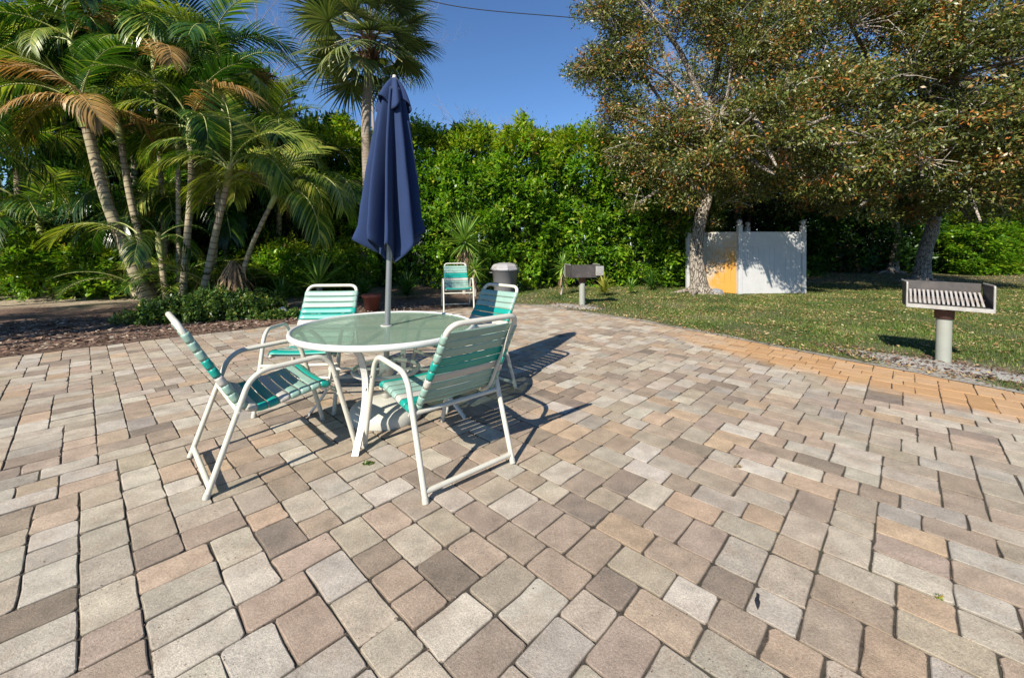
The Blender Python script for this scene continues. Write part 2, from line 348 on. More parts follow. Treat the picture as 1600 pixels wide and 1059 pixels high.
class MB:
    """collects verts and faces of any size; becomes ONE mesh"""
    def __init__(s): s.v = []; s.f = []; s.a = []; s.m = []; s.sm = []
    def add(s, vs, fs, a=0.0, mi=0, smooth=False):
        o = len(s.v); s.v += [tuple(p) for p in vs]
        s.a += (list(a) if hasattr(a, '__len__') else [a] * len(vs))
        s.f += [tuple(i + o for i in f) for f in fs]; s.m += [mi] * len(fs); s.sm += [smooth] * len(fs)
    def box(s, c, d, R=None, mi=0, bev=0.0):
        c = Vector(c); x, y, z = (q / 2 for q in d)
        if bev <= 0:
            vs = [(sx * x, sy * y, sz * z) for sz in (-1, 1) for sy in (-1, 1) for sx in (-1, 1)]
            fs = [(0, 2, 3, 1), (4, 5, 7, 6), (0, 1, 5, 4), (2, 6, 7, 3), (0, 4, 6, 2), (1, 3, 7, 5)]
        else:
            b = bev; ring = []
            for zz, ins in ((-z, b), (-z + b, 0), (z - b, 0), (z, b)):
                X, Y_ = x - ins, y - ins
                ring.append([(-X + (b - ins), -Y_, zz), (X - (b - ins), -Y_, zz), (X, -Y_ + (b - ins), zz), (X, Y_ - (b - ins), zz), (X - (b - ins), Y_, zz), (-X + (b - ins), Y_, zz), (-X, Y_ - (b - ins), zz), (-X, -Y_ + (b - ins), zz)])
            vs = [p for r in ring for p in r]; fs = [tuple(range(7, -1, -1)), tuple(range(24, 32))]
            for r in range(3):
                for i in range(8):
                    j = (i + 1) % 8; fs.append((r * 8 + i, r * 8 + j, r * 8 + 8 + j, r * 8 + 8 + i))
        vs = [Vector(p) for p in vs]
        if R is not None: vs = [R @ p for p in vs]
        s.add([c + p for p in vs], fs, mi=mi)
    def tube(s, pts, r, n=8, closed=False, mi=0, cap=True, along=False, ell=1.0):
        pts = [Vector(p) for p in pts]; N = len(pts)
        rs = r if hasattr(r, '__len__') else [r] * N
        tang = []
        for i in range(N):
            a = pts[(i - 1) % N] if (closed or i > 0) else pts[i]
            b = pts[(i + 1) % N] if (closed or i < N - 1) else pts[i]
            t = (b - a); tang.append(t.normalized() if t.length > 1e-9 else Vector((0, 0, 1)))
        up = Vector((0, 0, 1)) if abs(tang[0].z) < 0.9 else Vector((1, 0, 0))
        nx = tang[0].cross(up).normalized()
        vs = []; at_ = []; L = 0
        for i in range(N):
            if i: L += (pts[i] - pts[i - 1]).length
            t = tang[i]; nx = (nx - t * nx.dot(t))
            nx = nx.normalized() if nx.length > 1e-6 else t.orthogonal().normalized()
            ny = t.cross(nx)
            for k in range(n):
                a = 2 * math.pi * k / n
                vs.append(pts[i] + nx * (math.cos(a) * rs[i]) + ny * (math.sin(a) * rs[i] * ell)); at_.append(L)
        fs = []
        for i in range(N if closed else N - 1):
            j = (i + 1) % N
            for k in range(n):
                k2 = (k + 1) % n
                fs.append((i * n + k, i * n + k2, j * n + k2, j * n + k))
        s.add(vs, fs, at_ if along else 0.0, mi, True)
        if cap and not closed:
            s.add(vs[:n], [tuple(range(n - 1, -1, -1))], at_[0] if along else 0.0, mi)
            s.add(vs[-n:], [tuple(range(n))], at_[-1] if along else 0.0, mi)
    def lathe(s, prof, n=32, c=(0, 0, 0), mi=0, close=False, smooth=True):
        c = Vector(c); vs = []
        for r, z in prof:
            for k in range(n):
                a = 2 * math.pi * k / n; vs.append(c + Vector((r * math.cos(a), r * math.sin(a), z)))
        fs = []; P = len(prof)
        for i in range(P if close else P - 1):
            j = (i + 1) % P
            for k in range(n):
                k2 = (k + 1) % n; fs.append((i * n + k, i * n + k2, j * n + k2, j * n + k))
        s.add(vs, fs, mi=mi, smooth=smooth)
    def mesh(s, name, mats, an=None):
        me = bpy.data.meshes.new(name); me.from_pydata(s.v, [], s.f)
        me.polygons.foreach_set('material_index', s.m); me.polygons.foreach_set('use_smooth', s.sm)
        if an:
            a_ = me.attributes.new(an, 'FLOAT', 'POINT'); a_.data.foreach_set('value', s.a)
        for m in (mats if isinstance(mats, (list, tuple)) else [mats]): me.materials.append(m)
        me.update(); return me

def link(name, me, parent=None, loc=(0, 0, 0), rot=None):
    o = bpy.data.objects.new(name, me); COL.objects.link(o)
    o.location = loc
    if rot is not None: o.rotation_euler = rot
    if parent: o.parent = parent
    return o

def thing(name, label, cat, loc=(0, 0, 0), rz=0.0, group=None):
    o = bpy.data.objects.new(name, None); COL.objects.link(o)
    o.empty_display_size = 0.2
    o.location = loc; o.rotation_euler = (0, 0, rz); tag(o, label, cat, group); return o

def tag(o, label, cat, group=None, kind=None):
    if label: o['label'] = label
    if cat: o['category'] = cat
    if group: o['group'] = group
    if kind: o['kind'] = kind
    return o

def fillet(pts, rad, closed=False, seg=5):
    """polyline with rounded corners"""
    pts = [Vector(p) for p in pts]; N = len(pts); out = []
    rads = rad if hasattr(rad, '__len__') else [rad] * N
    for i in range(N):
        if not closed and i in (0, N - 1): out.append(pts[i]); continue
        p, a, b = pts[i], pts[(i - 1) % N], pts[(i + 1) % N]
        d1, d2 = (a - p), (b - p)
        r = min(rads[i], d1.length * 0.49, d2.length * 0.49)
        if r <= 1e-4: out.append(p); continue
        A = p + d1.normalized() * r; B = p + d2.normalized() * r
        for k in range(seg + 1):
            t = k / seg; out.append(A * (1 - t) ** 2 + p * 2 * t * (1 - t) + B * t * t)
    return out

def smooth_path(pts, n=16):
    """Catmull-Rom through the points"""
    P = [Vector(p) for p in pts]; P = [P[0] * 2 - P[1]] + P + [P[-1] * 2 - P[-2]]; out = []
    segs = len(P) - 3
    for s_ in range(segs):
        k = max(2, n // segs)
        for i in range(k):
            t = i / k; a, b, c, d = P[s_:s_ + 4]
            out.append(0.5 * ((2 * b) + (c - a) * t + (2 * a - 5 * b + 4 * c - d) * t * t + (3 * b - a - 3 * c + d) * t ** 3))
    out.append(P[-2]); return out

def leaves_arr(P, D, N, L, W, fold=0.0, droop=0.0):
    """one quad leaf per row; returns V (4n,3), F (n,4)"""
    D = D / np.linalg.norm(D, axis=1, keepdims=True)
    S = np.cross(D, N); S /= (np.linalg.norm(S, axis=1, keepdims=True) + 1e-9)
    N2 = np.cross(S, D); L = L[:, None]; W = W[:, None]
    b = P; t = P + D * L - N2 * L * droop
    l = P + D * L * 0.45 + S * W * 0.5 + N2 * W * fold; r = P + D * L * 0.45 - S * W * 0.5 + N2 * W * fold
    V = np.stack([b, r, t, l], axis=1).reshape(-1, 3)
    Fa = np.arange(len(P) * 4, dtype=np.int32).reshape(-1, 4)
    return V, Fa

def unit(n, rng):
    a = rng.normal(size=(n, 3)); return a / np.linalg.norm(a, axis=1, keepdims=True)

# ---------------------------------------------------------------- the setting: ground sheets
PATIO = [(9.0, -3.2), (5.6 + 0.85, 1.9 - 1.31), (5.6, 1.9), (2.3, 7.0), (0.6, 8.9), (-0.2, 9.2), (-3.85, 6.65), (-5.94, 4.79), (-9.2, 1.3), (-12.0, -2.0), (-12.0, -3.2)]
PATIO = [(8.9, -3.2)] + PATIO[2:]          # convex, counter clockwise
Bev = []
def ground():
    me = np_mesh('ground', [(-400, -200, -0.10), (400, -200, -0.10), (400, 700, -0.10), (-400, 700, -0.10)], [(0, 1, 2, 3)], mats=[M['far']])
    g = link('ground', me); g['kind'] = 'structure'
    # strips of ground around the patio edge, from the edge outward
    def strip(name, edge, material, offs, zf, ef, wob):
        pts = []
        for a, b in zip(edge[:-1], edge[1:]):
            a, b = Vector(a), Vector(b); n = max(1, int((b - a).length / 0.09))
            for i in range(n): pts.append(a.lerp(b, i / n))
        pts.append(Vector(edge[-1])); n = len(pts)
        # smooth normals
        nr = []
        for i in range(n):
            t = (pts[min(n - 1, i + 6)] - pts[max(0, i - 6)]).normalized(); nr.append(Vector((t.y, -t.x)))
        V = []; E = []
        for j, o in enumerate(offs):
            for i in range(n):
                w = wob * mnoise.noise(Vector((pts[i].x * 2.3, pts[i].y * 2.3, 3.0))) + 0.5 * wob * mnoise.noise(Vector((pts[i].x * 9, pts[i].y * 9, 1.0)))
                q = pts[i] + nr[i] * (o + (w if j < 3 else 0))
                V.append((q.x, q.y, zf(q.x, q.y, o))); E.append(ef(q.x, q.y, o))
        Fa = [(j * n + i, j * n + i + 1, (j + 1) * n + i + 1, (j + 1) * n + i) for j in range(len(offs) - 1) for i in range(n - 1)]
        Fa = [f[::-1] for f in Fa] if False else Fa
        me = np_mesh(name, V, Fa, {'edge': E}, True, [material]); o_ = link(name, me); o_['kind'] = 'structure'; return o_
    offs = [-0.03, 0.0, 0.05, 0.12, 0.2, 0.35, 0.5, 0.7, 0.9, 1.2, 1.5, 1.9, 2.3, 2.8, 3.4, 4, 5, 6, 7, 8.5, 10, 13, 17, 25, 40, 80]
    def zl(x, y, o):
        return 0.006 + min(1, max(0, o) / 0.4) * (0.012 + 0.018 * mnoise.noise(Vector((x * 1.2, y * 1.2, 0))))
    def el(x, y, o):
        e = max(0, 1 - max(0, o) / 0.22) * 0.75
        e = max(e, 1.25 - math.hypot((x - 4.55) / 0.95, (y - 4.35) / 0.55), 1.15 - math.hypot((x - 1.2) / 0.9, (y - 8.7) / 0.5))
        return max(0, min(1.2, e))
    strip('lawn', [PATIO[0], PATIO[1], PATIO[2], PATIO[3], PATIO[4]], M['lawn'], offs, zl, el, 0.05)
    def zm(x, y, o):
        return 0.006 + min(1, max(0, o) / 0.6) * (0.022 + 0.03 * mnoise.noise(Vector((x * 1.5, y * 1.5, 5))))
    def em(x, y, o):
        # pale dry soil beyond the bark mulch
        e = 1.0 if y > 8.6 and x < -2 else 0.0
        e = max(0.0, min(1.0, (y - 8.3 - 0.5 * mnoise.noise(Vector((x, y, 1)))) / 0.5))
        return e * (1.0 if x < -4.3 else max(0.0, 0.85 - (x + 4.3)))
    strip('mulch_bed', PATIO[4:9] + [PATIO[9]], M['mulch'], offs, zm, em, 0.05)
ground()

# ---------------------------------------------------------------- patio of pavers
def clip(poly, a, b):
    out = []; n = len(poly)
    def side(p): return (b[0] - a[0]) * (p[1] - a[1]) - (b[1] - a[1]) * (p[0] - a[0])
    for i in range(n):
        p, q = poly[i], poly[(i + 1) % n]; sp, sq = side(p), side(q)
        if sp >= 0: out.append(p)
        if sp * sq < 0:
            t = sp / (sp - sq); out.append((p[0] + (q[0] - p[0]) * t, p[1] + (q[1] - p[1]) * t))
    return out

def patio():
    rnd = random.Random(21)
    base = bpy.data.meshes.new('patio')
    base.from_pydata([(x, y, -0.0065) for x, y in PATIO], [], [tuple(range(len(PATIO)))]); base.materials.append(M['joint'])
    root = link('patio', base); root['kind'] = 'structure'
    U = 0.0782; NX = 250
    th = math.radians(46.2); ca, sa = math.cos(th), math.sin(th)
    org = Vector((-1.2, 3.2))
    hgt = [0] * NX; pieces = []
    for row in range(NX):
        x = 0
        while x < NX:
            if hgt[x] > row: x += 1; continue
            L = 0
            while x + L < NX and hgt[x + L] <= row: L += 1
            if L < 2: hgt[x] = row + 1; x += 1; continue
            opts = [w for w in (2, 3) if w <= L and L - w != 1] or [min(L, 2)]
            w = rnd.choice(opts + ([2] if 2 in opts else []))
            h = 2 if w == 3 else rnd.choice((2, 3, 3))
            for k in range(w): hgt[x + k] = row + h
            pieces.append((x - NX / 2, row - NX / 2, w, h)); x += w
    tints = [((0.375, 0.325, 0.255), 5), ((0.42, 0.38, 0.315), 6), ((0.335, 0.262, 0.205), 5.5), ((0.375, 0.285, 0.215), 4.5), ((0.275, 0.218, 0.172), 3), ((0.475, 0.445, 0.385), 5), ((0.345, 0.32, 0.28), 2.5), ((0.165, 0.13, 0.105), 1.8), ((0.43, 0.31, 0.21), 1.4)]
    tv = [t for t, w in tints]; tw = [w for t, w in tints]
    made = []
    for (gx, gy, w, h) in pieces:
        g = 0.0015
        q = [(gx * U + g, gy * U + g), ((gx + w) * U - g, gy * U + g), ((gx + w) * U - g, (gy + h) * U - g), (gx * U + g, (gy + h) * U - g)]
        rr = math.radians(rnd.gauss(0, 0.5)); cx0 = (gx + w / 2) * U; cy0 = (gy + h / 2) * U
        q = [(cx0 + (x - cx0) * math.cos(rr) - (y - cy0) * math.sin(rr), cy0 + (x - cx0) * math.sin(rr) + (y - cy0) * math.cos(rr)) for x, y in q]
        q = [(org.x + x * ca - y * sa, org.y + x * sa + y * ca) for x, y in q]
        cx = sum(p[0] for p in q) / 4; cy = sum(p[1] for p in q) / 4
        if cy < 0.55 or cy > 9.6 or abs(cx) > 1.35 * cy + 1.6: continue
        n = len(PATIO)
        for i in range(n):
            q = clip(q, PATIO[i], PATIO[(i + 1) % n])
            if len(q) < 3: break
        if len(q) < 3: continue
        area = abs(sum(q[i][0] * q[(i + 1) % len(q)][1] - q[(i + 1) % len(q)][0] * q[i][1] for i in range(len(q)))) / 2
        if area < 0.0012: continue
        cx = sum(p[0] for p in q) / len(q); cy = sum(p[1] for p in q) / len(q)
        u_ = 800 + F * cx / max(cy, 0.1); v_ = HV + F * H / max(cy, 0.1)
        vis = -40 < u_ < 1640 and v_ < 1110
        made.append((q, cx, cy, (area / cy ** 3) if vis else 0))
    made.sort(key=lambda t: -t[3])
    EA, EB = Vector((5.6, 1.9)), Vector((2.3, 7.0)); et = (EB - EA).normalized()
    def stain(x, y):
        p = Vector((x, y)) - EA; al = p.dot(et); d = abs(p.x * et.y - p.y * et.x)
        wd = 1.22 if al < 4.2 else max(0.55, 1.22 - (al - 4.2) * 0.3)
        s = max(0.0, min(1.0, (1 - d / wd) * 2.3)) if al < 6.6 else 0.25 * max(0, 1 - d / 0.5)
        s *= 1.0 if al < 3.4 else max(0.42, 1.0 - (al - 3.4) * 0.26)
        return s
    def paver(q, near):
        n = len(q); cx = sum(p[0] for p in q) / n; cy = sum(p[1] for p in q) / n
        ring = []
        for i in range(n):
            p, a, b = Vector(q[i]), Vector(q[i - 1]), Vector(q[(i + 1) % n])
            la, lb = (a - p).length, (b - p).length
            r = min(0.015, 0.3 * la, 0.3 * lb) * rnd.uniform(0.6, 1.35)
            A = p + (a - p).normalized() * r; B = p + (b - p).normalized() * r
            if near:
                C = (A + B) * 0.25 + p * 0.5; ring += [A, C, B]
                m_ = B.lerp(b, 0.42 + rnd.uniform(-0.1, 0.1)); ring.append(m_ + Vector((rnd.gauss(0, 0.0011), rnd.gauss(0, 0.0011))))
            else: ring += [A, B]
        j = 0.0016 if near else 0.0018
        ring = [p + Vector((rnd.gauss(0, j), rnd.gauss(0, j))) for p in ring]
        N = len(ring); c = Vector((cx, cy))
        z0 = rnd.gauss(0, 0.0011); tx, ty = rnd.gauss(0, 0.006), rnd.gauss(0, 0.006)
        def Z(p, dz): return z0 + tx * (p.x - cx) + ty * (p.y - cy) + dz
        vs = []
        for ins, dz in ((0.0062, 0.0), (0.0018, -0.0026), (0.0, -0.012)):
            for p in ring:
                d = (p - c); s_ = max(0.3, 1 - ins / max(d.length, 1e-4)); p2 = c + d * s_
                vs.append((p2.x, p2.y, Z(p2, dz)))
        fs = [tuple(range(N))]
        for r_ in range(2):
            for i in range(N):
                k = (i + 1) % N; fs.append((r_ * N + i, (r_ + 1) * N + i, (r_ + 1) * N + k, r_ * N + k))
        t = rnd.choices(tv, tw)[0]; k = rnd.uniform(0.82, 1.08)
        mt = (0.365, 0.325, 0.270); t = tuple(a_ * 0.72 + b_ * 0.28 for a_, b_ in zip(t, mt)); t = (t[0] * k * 1.03, t[1] * k * 0.985 * rnd.uniform(0.985, 1.015), t[2] * k * 0.93 * rnd.uniform(0.96, 1.04))
        return vs, fs, t, [stain(p[0], p[1]) for p in vs]
    def finish(me, tints_, stains, rims):
        ca_ = me.attributes.new('tint', 'FLOAT_COLOR', 'POINT'); ca_.data.foreach_set('color', np.array(tints_, dtype=np.float32).ravel())
        sa_ = me.attributes.new('stain', 'FLOAT', 'POINT'); sa_.data.foreach_set('value', stains)
        ra_ = me.attributes.new('rim', 'FLOAT', 'POINT'); ra_.data.foreach_set('value', rims)
        me.materials.append(M['paver'])
        me.polygons.foreach_set('use_smooth', [False] * len(me.polygons)); me.update()
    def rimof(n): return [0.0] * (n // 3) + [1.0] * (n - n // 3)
    NEAR = 300
    for q, cx, cy, s in made[:NEAR]:
        vs, fs, t, st = paver(q, True)
        me = bpy.data.meshes.new('paver'); me.from_pydata([(x - cx, y - cy, z) for x, y, z in vs], [], fs)
        finish(me, [(*t, 1)] * len(vs), st, rimof(len(vs))); link('paver', me, root, (cx, cy, 0))
    V, Fs, T, S, RM = [], [], [], [], []
    for q, cx, cy, s in made[NEAR:]:
        vs, fs, t, st = paver(q, cy < 3.6); o = len(V)
        V += vs; Fs += [tuple(i + o for i in f) for f in fs]; T += [(*t, 1)] * len(vs); S += st; RM += rimof(len(vs))
    me = bpy.data.meshes.new('pavers'); me.from_pydata(V, [], Fs); finish(me, T, S, RM)
    o = link('pavers', me, root); o['kind'] = 'stuff'
patio()
def joint_grit():
    rng = np.random.default_rng(3); n = 30000
    y = 1.15 + 4.5 * rng.random(n) ** 1.6; x = rng.uniform(-1.3, 1.3, n) * y
    P = np.stack([x, y, rng.uniform(-0.0065, -0.0005, n)], 1)
    D = rng.normal(size=(n, 3)) * np.array((1, 1, 0.35)); N = np.tile((0, 0, 1.0), (n, 1)) + rng.normal(size=(n, 3)) * 0.4
    L = rng.uniform(0.002, 0.007, n)
    V, Fa = leaves_arr(P, D, N, L, L * 0.8, 0.1, 0.0)
    o = link('joint_grit', np_mesh('joint grit', V, Fa, {'rnd': np.repeat(rng.random(n) ** 1.5, 4)}, False, [M['chips']])); tag(o, 'sand grit and crumbs lying in the joints between the pavers', 'grit', None, 'stuff')
joint_grit()

# ---------------------------------------------------------------- table, umbrella, chairs
TC = Vector((-0.955, 3.14, 0)); TR = 0.664; TH = 0.69

def table():
    t = thing('patio_table', 'round white patio table with a frosted green glass top and an umbrella pole through it', 'table', TC)
    b = MB()
    prof = [(TR - 0.022, TH - 0.004), (TR - 0.018, TH + 0.004), (TR - 0.006, TH + 0.006), (TR + 0.003, TH - 0.001), (TR + 0.006, TH - 0.014), (TR + 0.003, TH - 0.030), (TR - 0.008, TH - 0.037), (TR - 0.026, TH - 0.034), (TR - 0.030, TH - 0.014)]
    b.lathe(prof[::-1], 96, close=True); link('rim', b.mesh('table rim', M['white']), t)
    b = MB()
    b.lathe([(0.026, TH - 0.002), (TR - 0.024, TH - 0.002)][::-1], 96); b.lathe([(0.026, TH - 0.008), (TR - 0.024, TH - 0.008)], 96)
    link('glass_top', b.mesh('glass top', M['glass']), t)
    # cross rails beneath the glass carry the legs
    b = MB()
    for k in range(2):
        a = k * math.pi / 2; R = Matrix.Rotation(a, 3, 'Z')
        b.box((0, 0, TH - 0.022 - 0.003 * k), ((TR - 0.03) * 2, 0.022, 0.018), R)
    link('cross_rail', b.mesh('cross rail', M['white']), t)
    b = MB(); b.lathe([(0.0255, TH + 0.004), (0.042, TH + 0.004), (0.044, TH - 0.001), (0.030, TH - 0.03), (0.0255, TH - 0.03)], 24, close=True)
    link('umbrella_collar', b.mesh('umbrella collar', M['plug']), t)
    # flat bar legs: from the rim inward, then flaring out to the foot
    prof = smooth_path([(0.60, 0, TH - 0.034), (0.50, 0, TH - 0.12), (0.43, 0, 0.40), (0.46, 0, 0.20), (0.60, 0, 0.0)], 20)
    b = MB(); w, tk = 0.020, 0.007; vs = []
    for i, p in enumerate(prof):
        q = prof[min(i + 1, len(prof) - 1)] - prof[max(i - 1, 0)]; n_ = Vector((q.z, 0, -q.x)).normalized()
        for sx, sy in ((-1, -1), (1, -1), (1, 1), (-1, 1)): vs.append(p + n_ * (tk * sx) + Vector((0, w * sy, 0)))
    fs = [(i * 4 + k, i * 4 + (k + 1) % 4, i * 4 + 4 + (k + 1) % 4, i * 4 + 4 + k) for i in range(len(prof) - 1) for k in range(4)] + [(3, 2, 1, 0), tuple(range(len(vs) - 4, len(vs)))]
    b.add(vs, fs); lm = b.mesh('table leg', M['white'])
    for a in (-91, -3, 88, 178): link('leg', lm, t, rot=(0, 0, math.radians(a)))
    b = MB(); b.lathe([(0.235, 0.345), (0.250, 0.347), (0.255, 0.36), (0.250, 0.375), (0.235, 0.377), (0.232, 0.36)][::-1], 40, close=True)
    b.lathe([(0.048, 0.32), (0.052, 0.32), (0.052, 0.44), (0.048, 0.44)][::-1], 24, close=True)
    for k in range(4):
        R = Matrix.Rotation(math.radians(-91 + 90 * k), 3, 'Z'); b.box(R @ Vector((0.25, 0, 0.360)), (0.39, 0.016, 0.014), R)
    link('lower_ring', b.mesh('lower ring', M['white']), t)
table()

def umbrella():
    lean = Vector((0.072, 0.0, 2.55))
    u = thing('patio_umbrella', 'closed navy blue umbrella standing up through the patio table', 'umbrella', TC)
    def ax(z): return Vector((-0.012 + 0.028 * z, 0, z))
    b = MB(); b.tube([ax(0.09), ax(1.5), ax(2.46)], 0.0215, 16); link('pole', b.mesh('pole', M['pole']), u)
    # canopy: hanging folds, wide at the hem, gathered at the top
    NA, NZ = 176, 46; rnd = random.Random(3)
    folds = []; a = 0.0
    for k in range(9):
        folds.append((2 * math.pi * (k + rnd.uniform(-0.16, 0.16)) / 9, rnd.uniform(0.8, 1.2)))
    def fold(th):
        best = 0
        for c, w in folds:
            d = abs((th - c + math.pi) % (2 * math.pi) - math.pi) / (0.27 * w)
            best = max(best, math.exp(-d * d * 1.35) * (0.85 + 0.15 * w))
        return best
    vs = []
    for j in range(NZ):
        t = j / (NZ - 1)
        for i in range(NA):
            th = 2 * math.pi * i / NA
            th_s = th + 0.22 * (1 - t) + 0.05 * math.sin(3 * th)
            hem = 1.335 + 0.045 * math.sin(th * 2 + 0.9) + 0.04 * math.sin(4 * th + 2.0) - 0.10 * (1 - fold(th_s))
            z = 2.475 + (hem - 2.475) * t
            R = 0.082 + (0.262 - 0.082) * (t ** 0.92) + 0.012 * math.sin(math.pi * t)
            f = fold(th_s)
            depth = 0.34 + 0.34 * min(1, t * 1.6)
            rr = R * (1 - depth * (1 - f)) * (1 + 0.05 * mnoise.noise(Vector((math.cos(th) * 2, math.sin(th) * 2, z * 2.2))) + 0.025 * mnoise.noise(Vector((math.cos(th) * 6, math.sin(th) * 6, z * 5))))
            if t > 0.92: rr *= 1 + 0.10 * math.sin(7 * th + 1) * (t - 0.92) / 0.08
            c = ax(z); off = Vector((0.018 * t, 0, 0))
            sq = 0.94 if math.cos(th) > 0 else 1.0
            vs.append(c + off + Vector((math.cos(th) * rr * sq, math.sin(th) * rr, 0)))
    fs = [(j * NA + i, (j + 1) * NA + i, (j + 1) * NA + (i + 1) % NA, j * NA + (i + 1) % NA) for j in range(NZ - 1) for i in range(NA)]
    b = MB(); b.add(vs, fs, smooth=True); me = b.mesh('canopy', M['canvas']); c = link('canopy', me, u)
    sol = c.modifiers.new('cloth thickness', 'SOLIDIFY'); sol.thickness = 0.003; sol.offset = -1
    # vent flap over the top of the canopy
    NA2, NZ2 = 96, 14; vs = []
    for j in range(NZ2):
        t = j / (NZ2 - 1)
        for i in range(NA2):
            th = 2 * math.pi * i / NA2
            f = 0.5 + 0.5 * math.sin(4 * th + 0.6) ; f2 = 0.5 + 0.5 * math.sin(6 * th + 2)
            z = 2.565 - t * (0.165 + 0.10 * f * t)
            rr = 0.022 + t ** 0.75 * (0.058 + 0.062 * f2)
            c0 = ax(z); vs.append(c0 + Vector((math.cos(th) * rr, math.sin(th) * rr, 0)))
    fs = [(j * NA2 + i, (j + 1) * NA2 + i, (j + 1) * NA2 + (i + 1) % NA2, j * NA2 + (i + 1) % NA2) for j in range(NZ2 - 1) for i in range(NA2)]
    b = MB(); b.add(vs, fs, smooth=True); b.add([vs[i] for i in range(NA2)], [tuple(range(NA2))])
    fl = link('vent_flap', b.mesh('vent flap', M['canvas']), u); s2 = fl.modifiers.new('cloth thickness', 'SOLIDIFY'); s2.thickness = 0.003
    b = MB(); c0 = ax(2.565); b.lathe([(0.0, 0.03), (0.012, 0.026), (0.014, 0.012), (0.022, 0.0), (0.0, 0.0)][::-1], 14, c0); link('finial', b.mesh('finial', M['plug']), u)
    # ribs hanging inside the folded canopy
    b = MB()
    for k in range(8):
        a = 2 * math.pi * k / 8; p0 = ax(2.42) + Vector((math.cos(a), math.sin(a), 0)) * 0.03
        p1 = ax(1.30) + Vector((math.cos(a), math.sin(a), 0)) * 0.075; b.tube([p0, p1], 0.006, 5)
    link('rib_bundle', b.mesh('rib bundle', M['pole']), u)
    s = thing('umbrella_base', 'round off white domed umbrella base on the pavers beneath the table', 'umbrella base', TC)
    b = MB(); b.lathe([(0.0, 0.0), (0.262, 0.0), (0.266, 0.012), (0.268, 0.055), (0.258, 0.078), (0.225, 0.105), (0.16, 0.13), (0.08, 0.145), (0.0, 0.148)], 56)
    link('base_shell', b.mesh('base shell', M['basewhite']), s)
    b = MB(); b.lathe([(0.023, 0.12), (0.034, 0.12), (0.036, 0.30), (0.030, 0.31), (0.023, 0.31)], 24, close=True); link('pole_sleeve', b.mesh('pole sleeve', M['basewhite']), s)
    b = MB(); b.tube([(0.034, 0, 0.25), (0.062, 0, 0.25)], 0.006, 8); b.lathe([(0.0, -0.004), (0.017, -0.004), (0.017, 0.004), (0, 0.004)], 12, (0.068, 0, 0.25)); link('clamp_knob', b.mesh('clamp knob', M['plug']), s)
umbrella()

